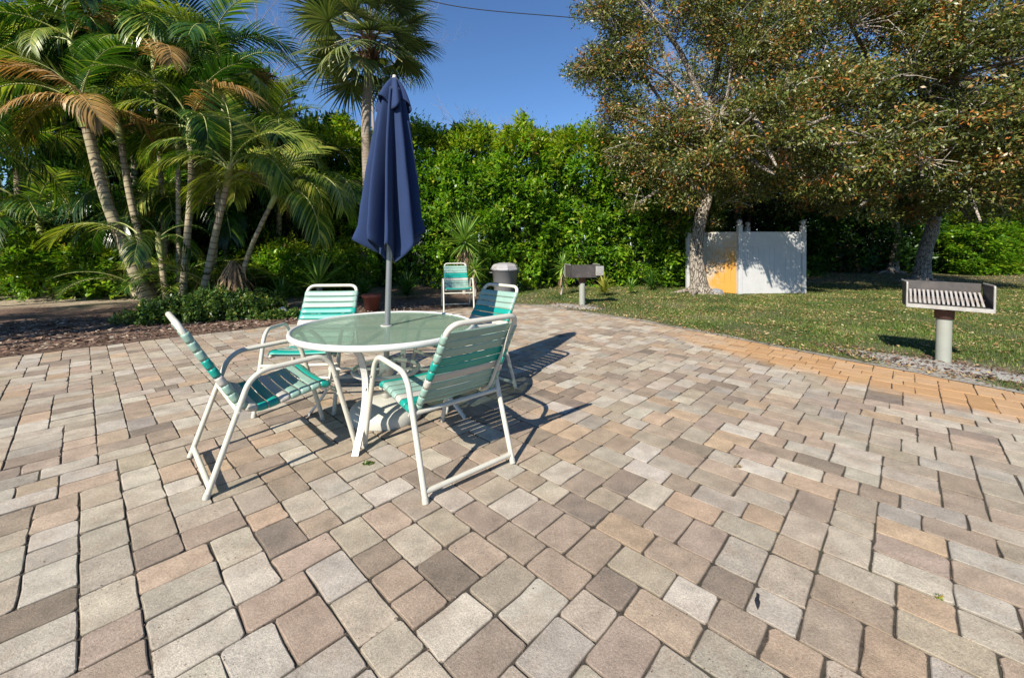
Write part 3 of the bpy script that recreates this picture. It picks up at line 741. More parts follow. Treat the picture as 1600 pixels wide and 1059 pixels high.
def build_chair(label):
    """origin between the two rear feet, facing local +Y"""
    t = thing('strap_chair', label, 'chair', (0, 0, 0), 0, 'strap patio chairs')
    r = 0.0155; HW = 0.292; SW = 0.245
    side = [(0, 0.012, 0.0), (0, 0.20, 0.555), (0, 0.265, 0.607), (0, 0.575, 0.625), (0, 0.64, 0.575), (0, 0.80, 0.0)]
    for sx in (-1, 1):
        p = fillet([(sx * HW, y, z) for _, y, z in side], [0, 0.10, 0.07, 0.08, 0.10, 0])
        b = MB(); b.tube(p, r, 10); link('side_frame', b.mesh('chair side frame', M['frame']), t)
        for e0, e1 in ((p[0], p[0].lerp(p[1], 0.05)), (p[-1], p[-1].lerp(p[-2], 0.05))):
            b = MB(); b.tube([e0, e1], r * 1.16, 10); link('foot_cap', b.mesh('foot cap', M['cream']), t)
    b = MB(); b.tube([(-HW, 0.030, 0.048), (HW, 0.030, 0.048)], r * 0.95, 10); link('rear_rail', b.mesh('rear rail', M['frame']), t)
    # seat and back frame: one bent loop
    TW = 0.228
    loop = [(-SW, 0.645, 0.405), (-SW, 0.62, 0.445), (-SW, 0.20, 0.372), (-TW, -0.02, 0.76), (-TW, -0.10, 0.905), (TW, -0.10, 0.905), (TW, -0.02, 0.76), (SW, 0.20, 0.372), (SW, 0.62, 0.445), (SW, 0.645, 0.405)]
    path = fillet(loop, [0, 0.03, 0.11, 0.14, 0.075, 0.075, 0.14, 0.11, 0.03, 0.0], False, 7)
    b = MB(); b.tube(path + [path[-1]], r, 10)
    link('seat_back_frame', b.mesh('seat and back frame', M['frame']), t)
    for w_, y, z in ((SW, 0.61, 0.413), (HW, 0.155, 0.405), (HW, 0.705, 0.36)):
        b = MB(); b.tube([(-w_, y, z), (w_, y, z)], r * 0.85, 8); link('crossbar', b.mesh('crossbar', M['frame']), t)
    for sx in (-1, 1):
        for y, z in ((0.155, 0.405), (0.66, 0.49)):
            b = MB(); b.tube([(sx * (HW + r), y, z), (sx * (HW + r + 0.006), y, z)], 0.007, 8); link('bolt', b.mesh('bolt', M['plug']), t)
    # straps wound round both side tubes
    half = []            # left side path with arc length, from the top corner downward
    sidep = [p for p in fillet([(0, -0.103, 0.915), (0, -0.02, 0.76), (0, 0.20, 0.372), (0, 0.62, 0.445), (0, 0.66, 0.40)], [0, 0.14, 0.11, 0.03, 0], False, 9)]
    cum = [0]
    for a_, b_ in zip(sidep[:-1], sidep[1:]): cum.append(cum[-1] + (b_ - a_).length)
    def pt(s):
        for i in range(len(cum) - 1):
            if cum[i + 1] >= s:
                k = (s - cum[i]) / (cum[i + 1] - cum[i] + 1e-9); return sidep[i].lerp(sidep[i + 1], k)
        return sidep[-1]
    cols = 'ssstt' + 'css' + 's' + 'ctt' + 'csss' + 't'
    total = cum[-1] - 0.03; s0 = 0.072; n = len(cols); pitch = (total - s0) / n; wd = pitch * 0.91
    rng = random.Random(5)
    for k, cch in enumerate(cols):
        sm = s0 + pitch * (k + 0.5); b = MB(); prof = None; rows = []
        for q in (-0.5, -0.25, 0.0, 0.25, 0.5):
            P = pt(sm + q * wd); T = (pt(sm + q * wd + 0.01) - pt(sm + q * wd - 0.01)).normalized()
            Nn = Vector((0, -T.z, T.y))     # towards the sitter
            if Nn.y < 0 and abs(T.z) > 0.5 and T.z > 0: Nn = -Nn
            frac = min(1, max(0, (0.76 - P.z) / (0.76 - 0.5))) if sm < 0.62 else 1
            W = TW + (SW - TW) * frac
            sag = 0.010 + 0.004 * rng.random() if sm > 0.62 else 0.006
            pr = []
            R2 = r + 0.0045 - abs(q) * 0.003
            for a in (-60, -95, -135, -180, -225, -262):
                an = math.radians(a - 0); pr.append((-W + math.cos(an) * R2, -math.sin(an) * R2 * -1 if False else math.sin(-an) * -R2))
            pr = [(-W + math.cos(math.radians(a)) * R2, math.sin(math.radians(a)) * R2) for a in (-55, -90, -135, -180, -225, -265)]
            top = [(W * x, R2 - sag * (1 - x * x)) for x in (-0.85, -0.45, 0, 0.45, 0.85)]
            pr = pr + top + [(-x, y) for x, y in pr[::-1]]
            rows.append([P + Vector((x, 0, 0)) + Nn * y for x, y in pr])
        m_ = len(rows[0]); vs = [p for r_ in rows for p in r_]
        fs = [(i * m_ + j, i * m_ + j + 1, (i + 1) * m_ + j + 1, (i + 1) * m_ + j) for i in range(4) for j in range(m_ - 1)]
        b.add(vs, fs, smooth=True)
        o = link('strap', b.mesh('strap', M[{'s': 'sage', 't': 'teal', 'c': 'cream'}[cch]]), t)
        sol = o.modifiers.new('vinyl thickness', 'SOLIDIFY'); sol.thickness = 0.0028; sol.offset = 0
    return t

def copy_tree(o, parent=None):
    c = o.copy(); COL.objects.link(c); c.parent = parent
    for ch in list(o.children): copy_tree(ch, c)
    return c

chair = build_chair('strap chair nearest the camera, seen from behind, at the right front of the table')
def face(o, x, y, fx, fy):
    o.location = (x, y, 0.001); o.rotation_euler = (0, 0, math.atan2(-fx, fy))
face(chair, -0.206, 2.26, -0.66, 0.75)
for (x, y, fx, fy, lab) in (
        (-1.78, 2.315, 0.717, 0.697, 'strap chair at the left of the table, seen from its side'),
        (-0.17, 3.98, -0.69, -0.72, 'strap chair behind the right of the table with the umbrella shadow across its back'),
        (-1.735, 3.93, 0.10, -0.99, 'strap chair behind the left of the table, facing the camera'),
        (-1.20, 8.78, 0.22, -0.97, 'strap chair standing alone in front of the spiky yucca beside the grey bin')):
    c = copy_tree(chair); c['label'] = lab; face(c, x, y, fx, fy)

# ---------------------------------------------------------------- bin, grills, fence, pot, stones
def rubbish_bin():
    x, y = -0.19, 11.1
    t = thing('rubbish_bin', 'grey plastic rubbish bin with a domed lid, in front of the hedge', 'bin', (x, y, 0.0), math.radians(12))
    b = MB(); b.lathe([(0.0, 0.0), (0.27, 0.0), (0.285, 0.02), (0.345, 0.62), (0.375, 0.63), (0.378, 0.66), (0.34, 0.66), (0.27, 0.03), (0, 0.03)], 32); link('bin_body', b.mesh('bin body', M['bin']), t)
    b = MB(); b.lathe([(0.385, 0.645), (0.392, 0.66), (0.385, 0.69), (0.36, 0.70), (0.355, 0.735), (0.30, 0.79), (0.16, 0.825), (0.0, 0.83)], 8, smooth=False); b.lathe([(0.383, 0.645), (0.0, 0.664)][::-1], 8); link('lid', b.mesh('bin lid', M['binlid']), t)
    for s in (-1, 1):
        b = MB(); b.tube(fillet([(s * 0.35, -0.07, 0.57), (s * 0.415, -0.07, 0.57), (s * 0.415, 0.07, 0.57), (s * 0.35, 0.07, 0.57)], 0.03), 0.012, 6); link('handle', b.mesh('bin handle', M['bin']), t)
rubbish_bin()

def build_grill(label):
    t = thing('park_grill', label, 'grill', (0, 0, 0), 0, 'steel pedestal grills beside the patio')
    b = MB(); b.tube([(0, 0, -0.05), (0, 0, 0.3), (0, 0, 0.52)], 0.064, 20); link('post', b.mesh('grill post', M['post']), t)
    b = MB(); b.lathe([(0.0, 0.50), (0.078, 0.50), (0.080, 0.585), (0.095, 0.60), (0.0, 0.60)], 20); b.box((0, 0, 0.607), (0.24, 0.22, 0.018)); link('swivel_collar', b.mesh('swivel collar', M['rust']), t)
    W, D, Hh, z0, k = 0.64, 0.38, 0.265, 0.618, 0.006
    # firebox: bottom, back, two sides
    b = MB(); b.box((0, 0, z0 + k / 2), (W, D, k)); link('floor_plate', b.mesh('floor plate', M['soot']), t)
    b = MB(); b.box((0, D / 2 - k / 2, z0 + k + Hh / 2), (W - 0.03, k, Hh)); link('back_plate', b.mesh('back plate', M['steel']), t)
    for s in (-1, 1):
        b = MB(); b.box((s * (W / 2 - k / 2), -0.004, z0 + k + Hh / 2), (k, D - 0.012, Hh)); sp = link('side_plate', b.mesh('side plate', M['steel']), t)
        b = MB(); b.tube(fillet([(s * (W / 2 + 0.002), -D / 2, z0 + 0.0), (s * (W / 2 + 0.002), -D / 2, z0 + Hh + 0.006), (s * (W / 2 + 0.002), D / 2 - 0.01, z0 + Hh + 0.006)], 0.02), 0.010, 6); link('edge_rod', b.mesh('edge rod', M['galv']), sp)
    b = MB(); b.box((0, -D / 2 - 0.004, z0 + 0.018), (W, 0.008, 0.040)); link('front_lip', b.mesh('front lip', M['galv']), t)
    # cooking grate of bars, sloping towards the front
    g = thing_part('grate', t)
    b = MB()
    for yy in (-0.17, 0.0, 0.14): b.tube([(-W / 2 + 0.02, yy, z0 + 0.101 + yy * 0.36), (W / 2 - 0.02, yy, z0 + 0.101 + yy * 0.36)], 0.007, 6)
    link('grate_rod', b.mesh('grate rod', M['soot']), g)
    b = MB(); b.box((0, 0, 0), (0.018, 0.35, 0.005)); bm = b.mesh('grate bar', M['bars'])
    for i in range(16):
        link('grate_bar', bm, g, (-W / 2 + 0.05 + i * (W - 0.10) / 15, -0.01, z0 + 0.112), (math.atan(0.36), 0, -0.10))
    for s in (-1, 1):
        b = MB(); b.tube([(s * 0.20, -D / 2 + 0.02, z0 + 0.07), (s * 0.20, -D / 2 - 0.10, z0 + 0.07)], 0.006, 6); b.tube([(s * 0.20, -D / 2 - 0.10, z0 + 0.07), (s * 0.20, -D / 2 - 0.145, z0 + 0.066)], 0.0, 6)
    return t
def thing_part(name, parent):
    o = bpy.data.objects.new(name, None); COL.objects.link(o); o.parent = parent; return o
gr = build_grill('steel pedestal grill at the right, its open front and grate towards the camera')
gr.location = (4.72, 4.52, 0); gr.rotation_euler = (math.radians(0), math.radians(1.0), math.radians(-37))
g2 = copy_tree(gr); g2['label'] = 'steel pedestal grill at the far end of the patio, its closed back towards the table'
g2.location = (1.50, 8.83, 0); g2.rotation_euler = (0, 0, math.radians(-9 + 180 + 20))
# the far grill carries a folded side shelf
b = MB(); b.box((-0.30, 0.235, 0.76), (0.17, 0.05, 0.20), bev=0.006); link('utensil_shelf', b.mesh('utensil shelf', M['galv']), g2)

def fence_screen():
    A = Vector((5.94, 10.78, 0)); Rr = Vector((7.72, 10.95, 0)); Lf = Vector((5.02, 11.75, 0)); Bk = Rr + (Lf - A)
    t = thing('screen_enclosure', 'white vinyl screen enclosure with an orange stained side, beside the oak trunk', 'enclosure', A)
    def panel(P, Q, sgn):
        d = (Q - P); L = d.length - 0.11; ang = math.atan2(d.y, d.x); R = Matrix.Rotation(ang, 3, 'Z'); mid = (P + Q) / 2 - A
        for (z0, z1, th, nm) in ((0.03, 0.31, 0.044, 'bottom_board'), (1.24, 1.65, 0.044, 'top_board')):
            b = MB(); vs = []
            b.box(mid + Vector((0, 0, (z0 + z1) / 2)), (L, th, z1 - z0), R, bev=0.004); addst(b, nm, P)
        n = max(3, round(L / 0.15)); w = L / n
        for i in range(n):
            b = MB(); c = mid + R @ Vector(((i + 0.5) * w - L / 2, 0, 0)) + Vector((0, 0, 0.775))
            b.box(c, (w - 0.003, 0.030, 0.928), R, bev=0.002); addst(b, 'board', P)
    def addst(b, nm, P):
        # subdivide is not needed: the stain is laid per vertex on a finer copy of each face
        me = b.mesh('vinyl ' + nm, M['vinyl']); import bmesh
        bm = bmesh.new(); bm.from_mesh(me); bmesh.ops.subdivide_edges(bm, edges=[e for e in bm.edges if e.calc_length() > 0.2], cuts=5, use_grid_fill=True); bm.to_mesh(me); bm.free()
        st = []
        for v in me.vertices:
            w = v.co + A
            if leftpanel[0]:
                s = (w - A).dot((Lf - A).normalized()) / (Lf - A).length    # 0 at corner, 1 at far end
                st.append(max(0, min(1, (1.22 - s * 1.15) * (1.32 - w.z / 1.7))))
            else:
                st.append(max(0, 0.55 - (Rr - w).length * 1.1) if w.z < 0.4 else 0)
        a_ = me.attributes.new('stain', 'FLOAT', 'POINT'); a_.data.foreach_set('value', st); link(nm, me, t)
    leftpanel = [False]; panel(A, Rr, 1); panel(Rr, Bk, 1); leftpanel[0] = True; panel(A, Lf, 1); leftpanel[0] = False
    b = MB(); b.box((0, 0, 0.90), (0.11, 0.11, 1.80), bev=0.008)
    pm = b.mesh('fence post', M['vinyl'])
    b = MB(); b.box((0, 0, 1.808), (0.135, 0.135, 0.022), bev=0.005); b.lathe([(0.055, 1.82), (0.038, 1.835), (0.036, 1.85), (0.060, 1.875), (0.068, 1.905), (0.058, 1.94), (0.030, 1.962), (0.0, 1.968)], 16)
    cm = b.mesh('post cap', M['vinyl'])
    for P in (A, Rr, Lf, Bk):
        p = link('post', pm, t, P - A, (0, 0, math.radians(6))); link('ball_cap', cm, p)
fence_screen()

def rock(name, label, x, y, z, s, seed, material, cat='stone'):
    b = MB(); n = 14; vs = []; fs = []
    for j in range(8):
        ph = math.pi * j / 7
        for i in range(n):
            a = 2 * math.pi * i / n; d = Vector((math.sin(ph) * math.cos(a), math.sin(ph) * math.sin(a), math.cos(ph)))
            k = 1 + 0.28 * mnoise.noise(d * 1.7 + Vector((seed, 0, 0))) + 0.1 * mnoise.noise(d * 4 + Vector((seed, 3, 0)))
            vs.append((d.x * k * s[0], d.y * k * s[1], d.z * k * s[2]))
    fs = [(j * n + i, (j + 1) * n + i, (j + 1) * n + (i + 1) % n, j * n + (i + 1) % n) for j in range(7) for i in range(n)]
    b.add(vs, fs); tag(link(name, b.mesh(name, material), None, (x, y, z)), label, cat)
rock('stone', 'small white stone in the mulch behind the left chair', -4.20, 7.55, 0.06, (0.10, 0.08, 0.105), 1, M['stone'])
rock('stone', 'pale grey stone at the foot of the orange stained fence panel', 5.33, 10.75, 0.06, (0.17, 0.12, 0.11), 4, M['greystone'])
rock('stone', 'lichen grey stone on the dry soil left of the ground cover', -6.9, 8.25, 0.05, (0.16, 0.10, 0.06), 9, M['stone'])

def pot():
    x, y = -2.72, 8.0
    t = thing('terracotta_pot', 'dark red terracotta pot in the shade behind the left rear chair', 'plant pot', (x, y, 0.02))
    b = MB(); b.lathe([(0, 0), (0.11, 0), (0.165, 0.27), (0.185, 0.275), (0.185, 0.33), (0.16, 0.33), (0.13, 0.05), (0, 0.05)], 24); link('pot_body', b.mesh('pot body', M['terracotta']), t)
    b = MB(); b.lathe([(0.158, 0.29), (0, 0.30)][::-1], 20); link('soil', b.mesh('pot soil', M['joint']), t)
pot()

# ---------------------------------------------------------------- broadleaf foliage
def bush_mesh(name, seed, wx, wy, h, nclump, nleaf, lsize, mats, lump=0.42, top_shoots=60, bottom=0.05, crad=0.19):
    """leaf clumps spread over and inside an uneven mound that reaches the ground"""
    rng = np.random.default_rng(seed); so = Vector((seed * 7.3, 1.7, 2.9))
    C = []; O = []; TOP = []
    tries = 0
    while len(C) < nclump and tries < nclump * 6:
        tries += 1
        t = rng.random() ** 0.9; a = rng.uniform(0, 2 * math.pi)
        prof = (0.86 + 0.20 * math.sin(t * 3.0)) * (1 - max(0, (t - 0.6) / 0.4) ** 3.0 * 0.70)
        dvec = Vector((math.cos(a), math.sin(a), (t - 0.3) * 1.8))
        k = 1 + lump * mnoise.noise(dvec * 1.6 + so) + lump * 0.8 * mnoise.noise(dvec * 4.1 + so)
        dep = 1 - abs(rng.normal()) * 0.16
        if rng.random() < 0.16: dep = rng.uniform(0.2, 0.9)
        r = prof * k * dep
        p = np.array((math.cos(a) * wx * r, math.sin(a) * wy * r, bottom + (h * (0.98 + 0.10 * mnoise.noise(Vector((a * 1.5, seed, 0)))) ) * t * (0.93 + 0.07 * k)))
        if mnoise.noise(Vector(p) * 1.5 + so) < -0.10 and dep > 0.80: continue
        C.append(p); o = np.array((math.cos(a), math.sin(a), 0.25 + 1.5 * max(0, t - 0.6))); O.append(o / np.linalg.norm(o)); TOP.append(t > 0.80 or rng.random() < 0.16)
    C = np.array(C); O = np.array(O); n = len(C)
    cr = rng.uniform(0.6, 1.2, n)
    idx = np.repeat(np.arange(n), nleaf); m = len(idx)
    off = unit(m, rng) * (rng.random(m)[:, None] ** 0.5) * crad * cr[idx][:, None]
    P = C[idx] + off
    D = O[idx] * 0.75 + unit(m, rng) * 0.85 + off / crad * 0.5 + np.array((0, 0, 0.12)); 
    N = O[idx] * 0.5 + np.array((0, 0, 0.8)) + unit(m, rng) * 0.55
    L = lsize * rng.uniform(0.6, 1.25, m); W = L * rng.uniform(0.38, 0.52, m)
    V, Fa = leaves_arr(P, D, N, L, W, 0.12, 0.12)
    crn = rng.normal(0.42, 0.14, n); r_ = np.clip(crn[idx] + rng.normal(0, 0.20, m), 0, 1)
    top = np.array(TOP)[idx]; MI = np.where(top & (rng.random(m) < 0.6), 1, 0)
    Vs, Fs, As, Ms = [V], [Fa], [np.repeat(r_, 4)], [MI]; o = len(V)
    # upright shoots that break the outline at the top
    for s in range(top_shoots):
        a = rng.uniform(0, 2 * math.pi); rr = rng.random() ** 0.5 * 0.85
        k = 18; L0 = rng.uniform(0.3, 0.95)
        b0 = np.array((math.cos(a) * wx * rr * 0.9, math.sin(a) * wy * rr * 0.9, h * (1.0 - 0.24 * rr ** 2) * 0.93))
        lean = rng.normal(0, 0.18, 2); tt = np.linspace(0, 1, k)
        P = b0 + np.stack([lean[0] * tt, lean[1] * tt, tt], 1) * L0
        ang = tt * 25; D = np.stack([np.cos(ang), np.sin(ang), np.full(k, 0.9)], 1); N = np.tile((0, 0, 1.0), (k, 1)) + unit(k, rng) * 0.3
        V, Fa = leaves_arr(P, D, N, lsize * 0.9 * (1.1 - 0.6 * tt), lsize * 0.36 * (1.1 - 0.6 * tt), 0.1, 0.1)
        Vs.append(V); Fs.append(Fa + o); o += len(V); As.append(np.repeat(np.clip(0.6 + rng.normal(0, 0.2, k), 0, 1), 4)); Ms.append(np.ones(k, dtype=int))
    return np_mesh(name, np.concatenate(Vs), np.concatenate(Fs), {'rnd': np.concatenate(As)}, False, mats, np.concatenate(Ms))

def stems_mesh(name, seed, wx, wy, h, n, material):
    rng = random.Random(seed); b = MB()
    for k in range(n):
        a = rng.uniform(0, 2 * math.pi); r0 = rng.uniform(0, 0.25); r1 = rng.uniform(0.3, 0.85)
        p0 = Vector((math.cos(a) * r0 * wx, math.sin(a) * r0 * wy, -0.05)); p2 = Vector((math.cos(a) * r1 * wx, math.sin(a) * r1 * wy, h * rng.uniform(0.5, 0.9)))
        p1 = p0.lerp(p2, 0.5) + Vector((rng.gauss(0, 0.12), rng.gauss(0, 0.12), h * 0.1))
        r = rng.uniform(0.018, 0.045); b.tube(smooth_path([p0, p1, p2], 8), [r * (1 - 0.8 * i / 8) for i in range(9)], 5, cap=False)
    return b.mesh(name, material)

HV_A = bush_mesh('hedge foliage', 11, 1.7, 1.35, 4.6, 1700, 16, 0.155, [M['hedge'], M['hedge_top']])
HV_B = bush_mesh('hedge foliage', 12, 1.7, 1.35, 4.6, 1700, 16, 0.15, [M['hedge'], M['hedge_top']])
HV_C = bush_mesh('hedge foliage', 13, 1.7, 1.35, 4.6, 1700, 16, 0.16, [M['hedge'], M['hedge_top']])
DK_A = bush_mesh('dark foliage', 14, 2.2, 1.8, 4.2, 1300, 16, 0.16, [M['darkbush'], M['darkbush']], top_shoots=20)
LOW_A = bush_mesh('low shrub foliage', 15, 1.3, 1.0, 1.5, 620, 17, 0.12, [M['hedge'], M['hedge_top']], top_shoots=25, bottom=0.02, crad=0.16)
ST_H = stems_mesh('hedge stems', 1, 1.5, 1.2, 4.4, 14, M['darktwig'])
ST_D = stems_mesh('thicket stems', 2, 1.9, 1.5, 4.0, 14, M['darktwig'])
ST_L = stems_mesh('low stems', 3, 1.1, 0.9, 1.3, 10, M['darktwig'])

def shrub(name, x, y, s, rz, me, st, label, cat, group):
    o = thing(name, label, cat, (x, y, 0), rz, group); o.scale = s
    link('foliage', me, o); link('stem', st, o); return o
HG = 'tall bright green hedge shrubs across the back'
hed = [(-9.6, 13.6, (1.2, 1, 1.22), 'hedge shrub behind the leftmost leaning palm stems'),
       (-7.2, 13.7, (1.2, 1, 1.14), 'hedge shrub behind the middle of the palm clump'),
       (-5.1, 13.5, (1.15, 1, 1.09), 'hedge shrub just left of the fan palm trunk'),
       (-3.15, 13.6, (1.15, 1, 1.12), 'hedge shrub directly behind the closed umbrella'),
       (-1.35, 13.4, (1.15, 1, 1.10), 'hedge shrub behind the spiky yucca and the lone chair'),
       (0.55, 13.5, (1.15, 1, 1.09), 'hedge shrub behind and right of the grey bin'),
       (2.3, 13.5, (1.15, 1, 1.09), 'hedge shrub behind the far grill'),
       (4.05, 13.6, (1.15, 1, 1.02), 'hedge shrub just left of the nearer oak trunk, partly under its crown'),
       (5.9, 14.6, (0.9, 0.9, 0.8), 'hedge shrub in the shade right behind the nearer oak trunk')]
for i, (x, y, s, lab) in enumerate(hed):
    shrub('hedge_shrub', x, y, s, i * 2.1, (HV_A, HV_B, HV_C)[i % 3], ST_H, lab, 'shrub', HG)
LG = 'low green shrubs along the left back'
for i, (x, y, s, lab) in enumerate(((-13.6, 10.6, (1.2, 1.1, 1.25), 'low shrub at the far left edge, behind the drooping palm leaves'),
                                    (-11.6, 10.5, (1.15, 1, 0.95), 'low shrub at the left, second from the picture edge'),
                                    (-9.7, 10.4, (1.1, 1, 0.9), 'low shrub behind the foot of the thick leaning palm stem'),
                                    (-6.0, 10.9, (1.0, 0.9, 0.9), 'low shrub right of the palm clump'),
                                    (-4.9, 11.4, (0.9, 0.9, 0.9), 'low shrub left of the fan palm foot'))):
    shrub('low_shrub', x, y, s, i * 1.7 + 0.4, LOW_A, ST_L, lab, 'shrub', LG)
DG = 'dark shrubs in the shade under the oaks'
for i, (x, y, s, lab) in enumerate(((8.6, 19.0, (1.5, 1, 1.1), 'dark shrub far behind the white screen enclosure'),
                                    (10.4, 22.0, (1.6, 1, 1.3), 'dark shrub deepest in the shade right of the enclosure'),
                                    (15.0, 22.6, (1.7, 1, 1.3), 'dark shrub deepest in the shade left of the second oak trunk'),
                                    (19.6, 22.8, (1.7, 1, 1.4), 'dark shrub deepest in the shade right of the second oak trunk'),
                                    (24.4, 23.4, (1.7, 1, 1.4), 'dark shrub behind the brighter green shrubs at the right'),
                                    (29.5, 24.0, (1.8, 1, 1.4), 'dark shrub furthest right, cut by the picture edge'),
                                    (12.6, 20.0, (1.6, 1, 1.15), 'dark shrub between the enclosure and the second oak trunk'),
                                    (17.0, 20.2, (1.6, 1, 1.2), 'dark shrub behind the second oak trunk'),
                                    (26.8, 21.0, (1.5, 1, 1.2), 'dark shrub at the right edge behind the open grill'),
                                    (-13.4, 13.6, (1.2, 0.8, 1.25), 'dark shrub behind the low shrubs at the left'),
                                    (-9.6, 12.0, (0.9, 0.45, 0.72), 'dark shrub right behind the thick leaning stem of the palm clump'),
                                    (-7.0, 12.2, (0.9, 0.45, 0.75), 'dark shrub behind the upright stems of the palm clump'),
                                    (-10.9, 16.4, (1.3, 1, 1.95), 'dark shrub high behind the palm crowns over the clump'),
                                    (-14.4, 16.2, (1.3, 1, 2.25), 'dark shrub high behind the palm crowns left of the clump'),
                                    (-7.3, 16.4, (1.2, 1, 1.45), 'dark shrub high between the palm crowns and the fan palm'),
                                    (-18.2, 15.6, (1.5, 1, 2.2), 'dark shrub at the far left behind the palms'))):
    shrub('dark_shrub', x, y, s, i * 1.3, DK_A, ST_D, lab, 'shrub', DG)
shrub('green_shrub', 20.6, 18.6, (1.15, 1.0, 0.62), 0.7, HV_B, ST_H, 'brighter green shrub right of the second oak trunk, above the open grill', 'shrub', None)
shrub('green_shrub', 23.6, 19.2, (1.1, 1.0, 0.66), 2.2, HV_C, ST_H, 'brighter green shrub at the right picture edge', 'shrub', None)

# ---------------------------------------------------------------- oaks
def oak(name, label, trunk, r0, lobes, nclus, nleaf, seed, lsize=0.080, gap=-0.13, limbs=True, group='spreading oaks with green and rust coloured leaves', bright=0.0):
    """trunk: path of points; lobes: (centre, rx, ry, rz)"""
    rng = np.random.default_rng(seed); rnd = random.Random(seed); base = Vector((trunk[0][0], trunk[0][1], 0))
    t = thing(name, label, 'tree', base, 0, group)
    b = MB(); p = smooth_path([Vector(q) - base for q in trunk], 26)
    n = len(p)
    rs = [r0 * (1.0 + 0.75 * math.exp(-i / n * 16) - 0.45 * i / n) * (1 + 0.07 * mnoise.noise(Vector((i * 0.6, seed, 0)))) for i in range(n)]
    b.tube(p, rs, 18)
    for v_i, v in enumerate(b.v):          # lumpy bark
        w = Vector(v); k = 0.022 * mnoise.noise(w * 5) + 0.012 * mnoise.noise(w * 14); c = min(p, key=lambda q: (q - w).length_squared)
        b.v[v_i] = tuple(w + (w - c).normalized() * k)
    for k in range(6):                      # surface roots
        a = k * 1.05 + rnd.uniform(-0.3, 0.3); L = rnd.uniform(0.5, 1.2)
        b.tube(smooth_path([(math.cos(a) * r0 * 0.7, math.sin(a) * r0 * 0.7, 0.16), (math.cos(a) * (r0 + L * 0.4), math.sin(a) * (r0 + L * 0.4), 0.03), (math.cos(a + 0.3) * (r0 + L), math.sin(a + 0.3) * (r0 + L), -0.04)], 8), [0.09, 0.075, 0.06, 0.05, 0.045, 0.04, 0.03, 0.025, 0.015], 6)
    link('trunk', b.mesh('oak trunk', M['bark']), t)
    # clusters
    wts = np.array([l[1] * l[3] for l in lobes]) ** 1.0; wts /= wts.sum(); C = []; LI = []
    tries = 0
    while len(C) < nclus and tries < nclus * 8:
        tries += 1
        li = rng.choice(len(lobes), p=wts); c, rx, ry, rz = lobes[li]
        d = unit(1, rng)[0]; rr = rng.random() ** 0.45
        q = np.array((c[0] + d[0] * rx * rr, c[1] + d[1] * ry * rr, c[2] + d[2] * rz * rr))
        if mnoise.noise(Vector(q) * 0.95 + Vector((seed, 0, 0))) < gap: continue
        C.append(q); LI.append(li)
    C = np.array(C); n = len(C)
    tops = [b_ for b_ in p[int(len(p) * 0.5):]]
    lb = MB(); tw = MB()
    for li, (c, rx, ry, rz) in enumerate(lobes):
        c = Vector(c) - base
        s = tops[min(len(tops) - 1, int(rnd.random() * len(tops)))]
        if limbs:
            mid = s.lerp(c, 0.5) + Vector((rnd.gauss(0, 0.25), rnd.gauss(0, 0.25), rnd.uniform(0.0, 0.45)))
            pth = smooth_path([s, mid, c, c + (c - mid) * 0.35], 15); m_ = len(pth); ra = rnd.uniform(0.05, 0.10) * (r0 / 0.2) ** 0.5
            lb.tube(pth, [ra * (1 - 0.8 * i / m_) for i in range(m_)], 7, cap=False)
    for i in range(n):
        if rnd.random() > 0.22: continue
        c = Vector(lobes[LI[i]][0]) - base; q = Vector(C[i]) - base; mid = c.lerp(q, 0.55) + Vector((rnd.gauss(0, 0.1), rnd.gauss(0, 0.1), rnd.gauss(0, 0.1)))
        tw.tube([c.lerp(q, 0.12), mid, q, q + (q - mid) * 0.25 + Vector((0, 0, -0.04))], [0.016, 0.011, 0.007, 0.003], 4, cap=False)
    # pale dead twigs sticking out
    for k in range(int(len(lobes) * 5)):
        i = rnd.randrange(n); q = Vector(C[i]) - base; d = Vector((rnd.gauss(0, 1), rnd.gauss(-0.5, 0.7), rnd.gauss(0, 0.5))).normalized()
        e = q + d * rnd.uniform(0.3, 0.8); tw.tube([q, q.lerp(e, 0.5) + Vector((0, 0, 0.05)), e], [0.010, 0.007, 0.003], 4, cap=False)
    if limbs: link('limb', lb.mesh('oak limbs', M['bark']), t)
    tag(link('twigs', tw.mesh('oak twigs', M['twig']), t), None, None, None, 'stuff')
    idx = np.repeat(np.arange(n), nleaf); m = len(idx)
    cr = rng.uniform(0.14, 0.30, n)[idx][:, None]
    off = unit(m, rng) * (rng.random(m)[:, None] ** 0.55) * cr * np.array((1.25, 1.25, 0.8))
    P = C[idx] + off - np.array(base)
    D = off / cr + unit(m, rng) * 0.8 + np.array((0, 0, -0.1)); N = np.array((0, 0, 0.7)) + unit(m, rng) * 0.8
    L = lsize * rng.uniform(0.65, 1.35, m); W = L * rng.uniform(0.36, 0.5, m)
    V, Fa = leaves_arr(P, D, N, L, W, 0.1, 0.1)
    crn = np.where(rng.random(n) < 0.17, 0.78, 0.34) + rng.normal(0, 0.10, n) + bright
    r_ = np.clip(crn[idx] + rng.normal(0, 0.17, m), 0, 1)
    link('crown', np_mesh('oak crown', V, Fa, {'rnd': np.repeat(r_, 4)}, False, [M['oak']]), t)
    return t

def lob(u, v, Y, r, ry=None, rz=None):
    p = at(u, v, Y); return ((p.x, p.y, p.z), r, ry or r, rz or r * 0.8)
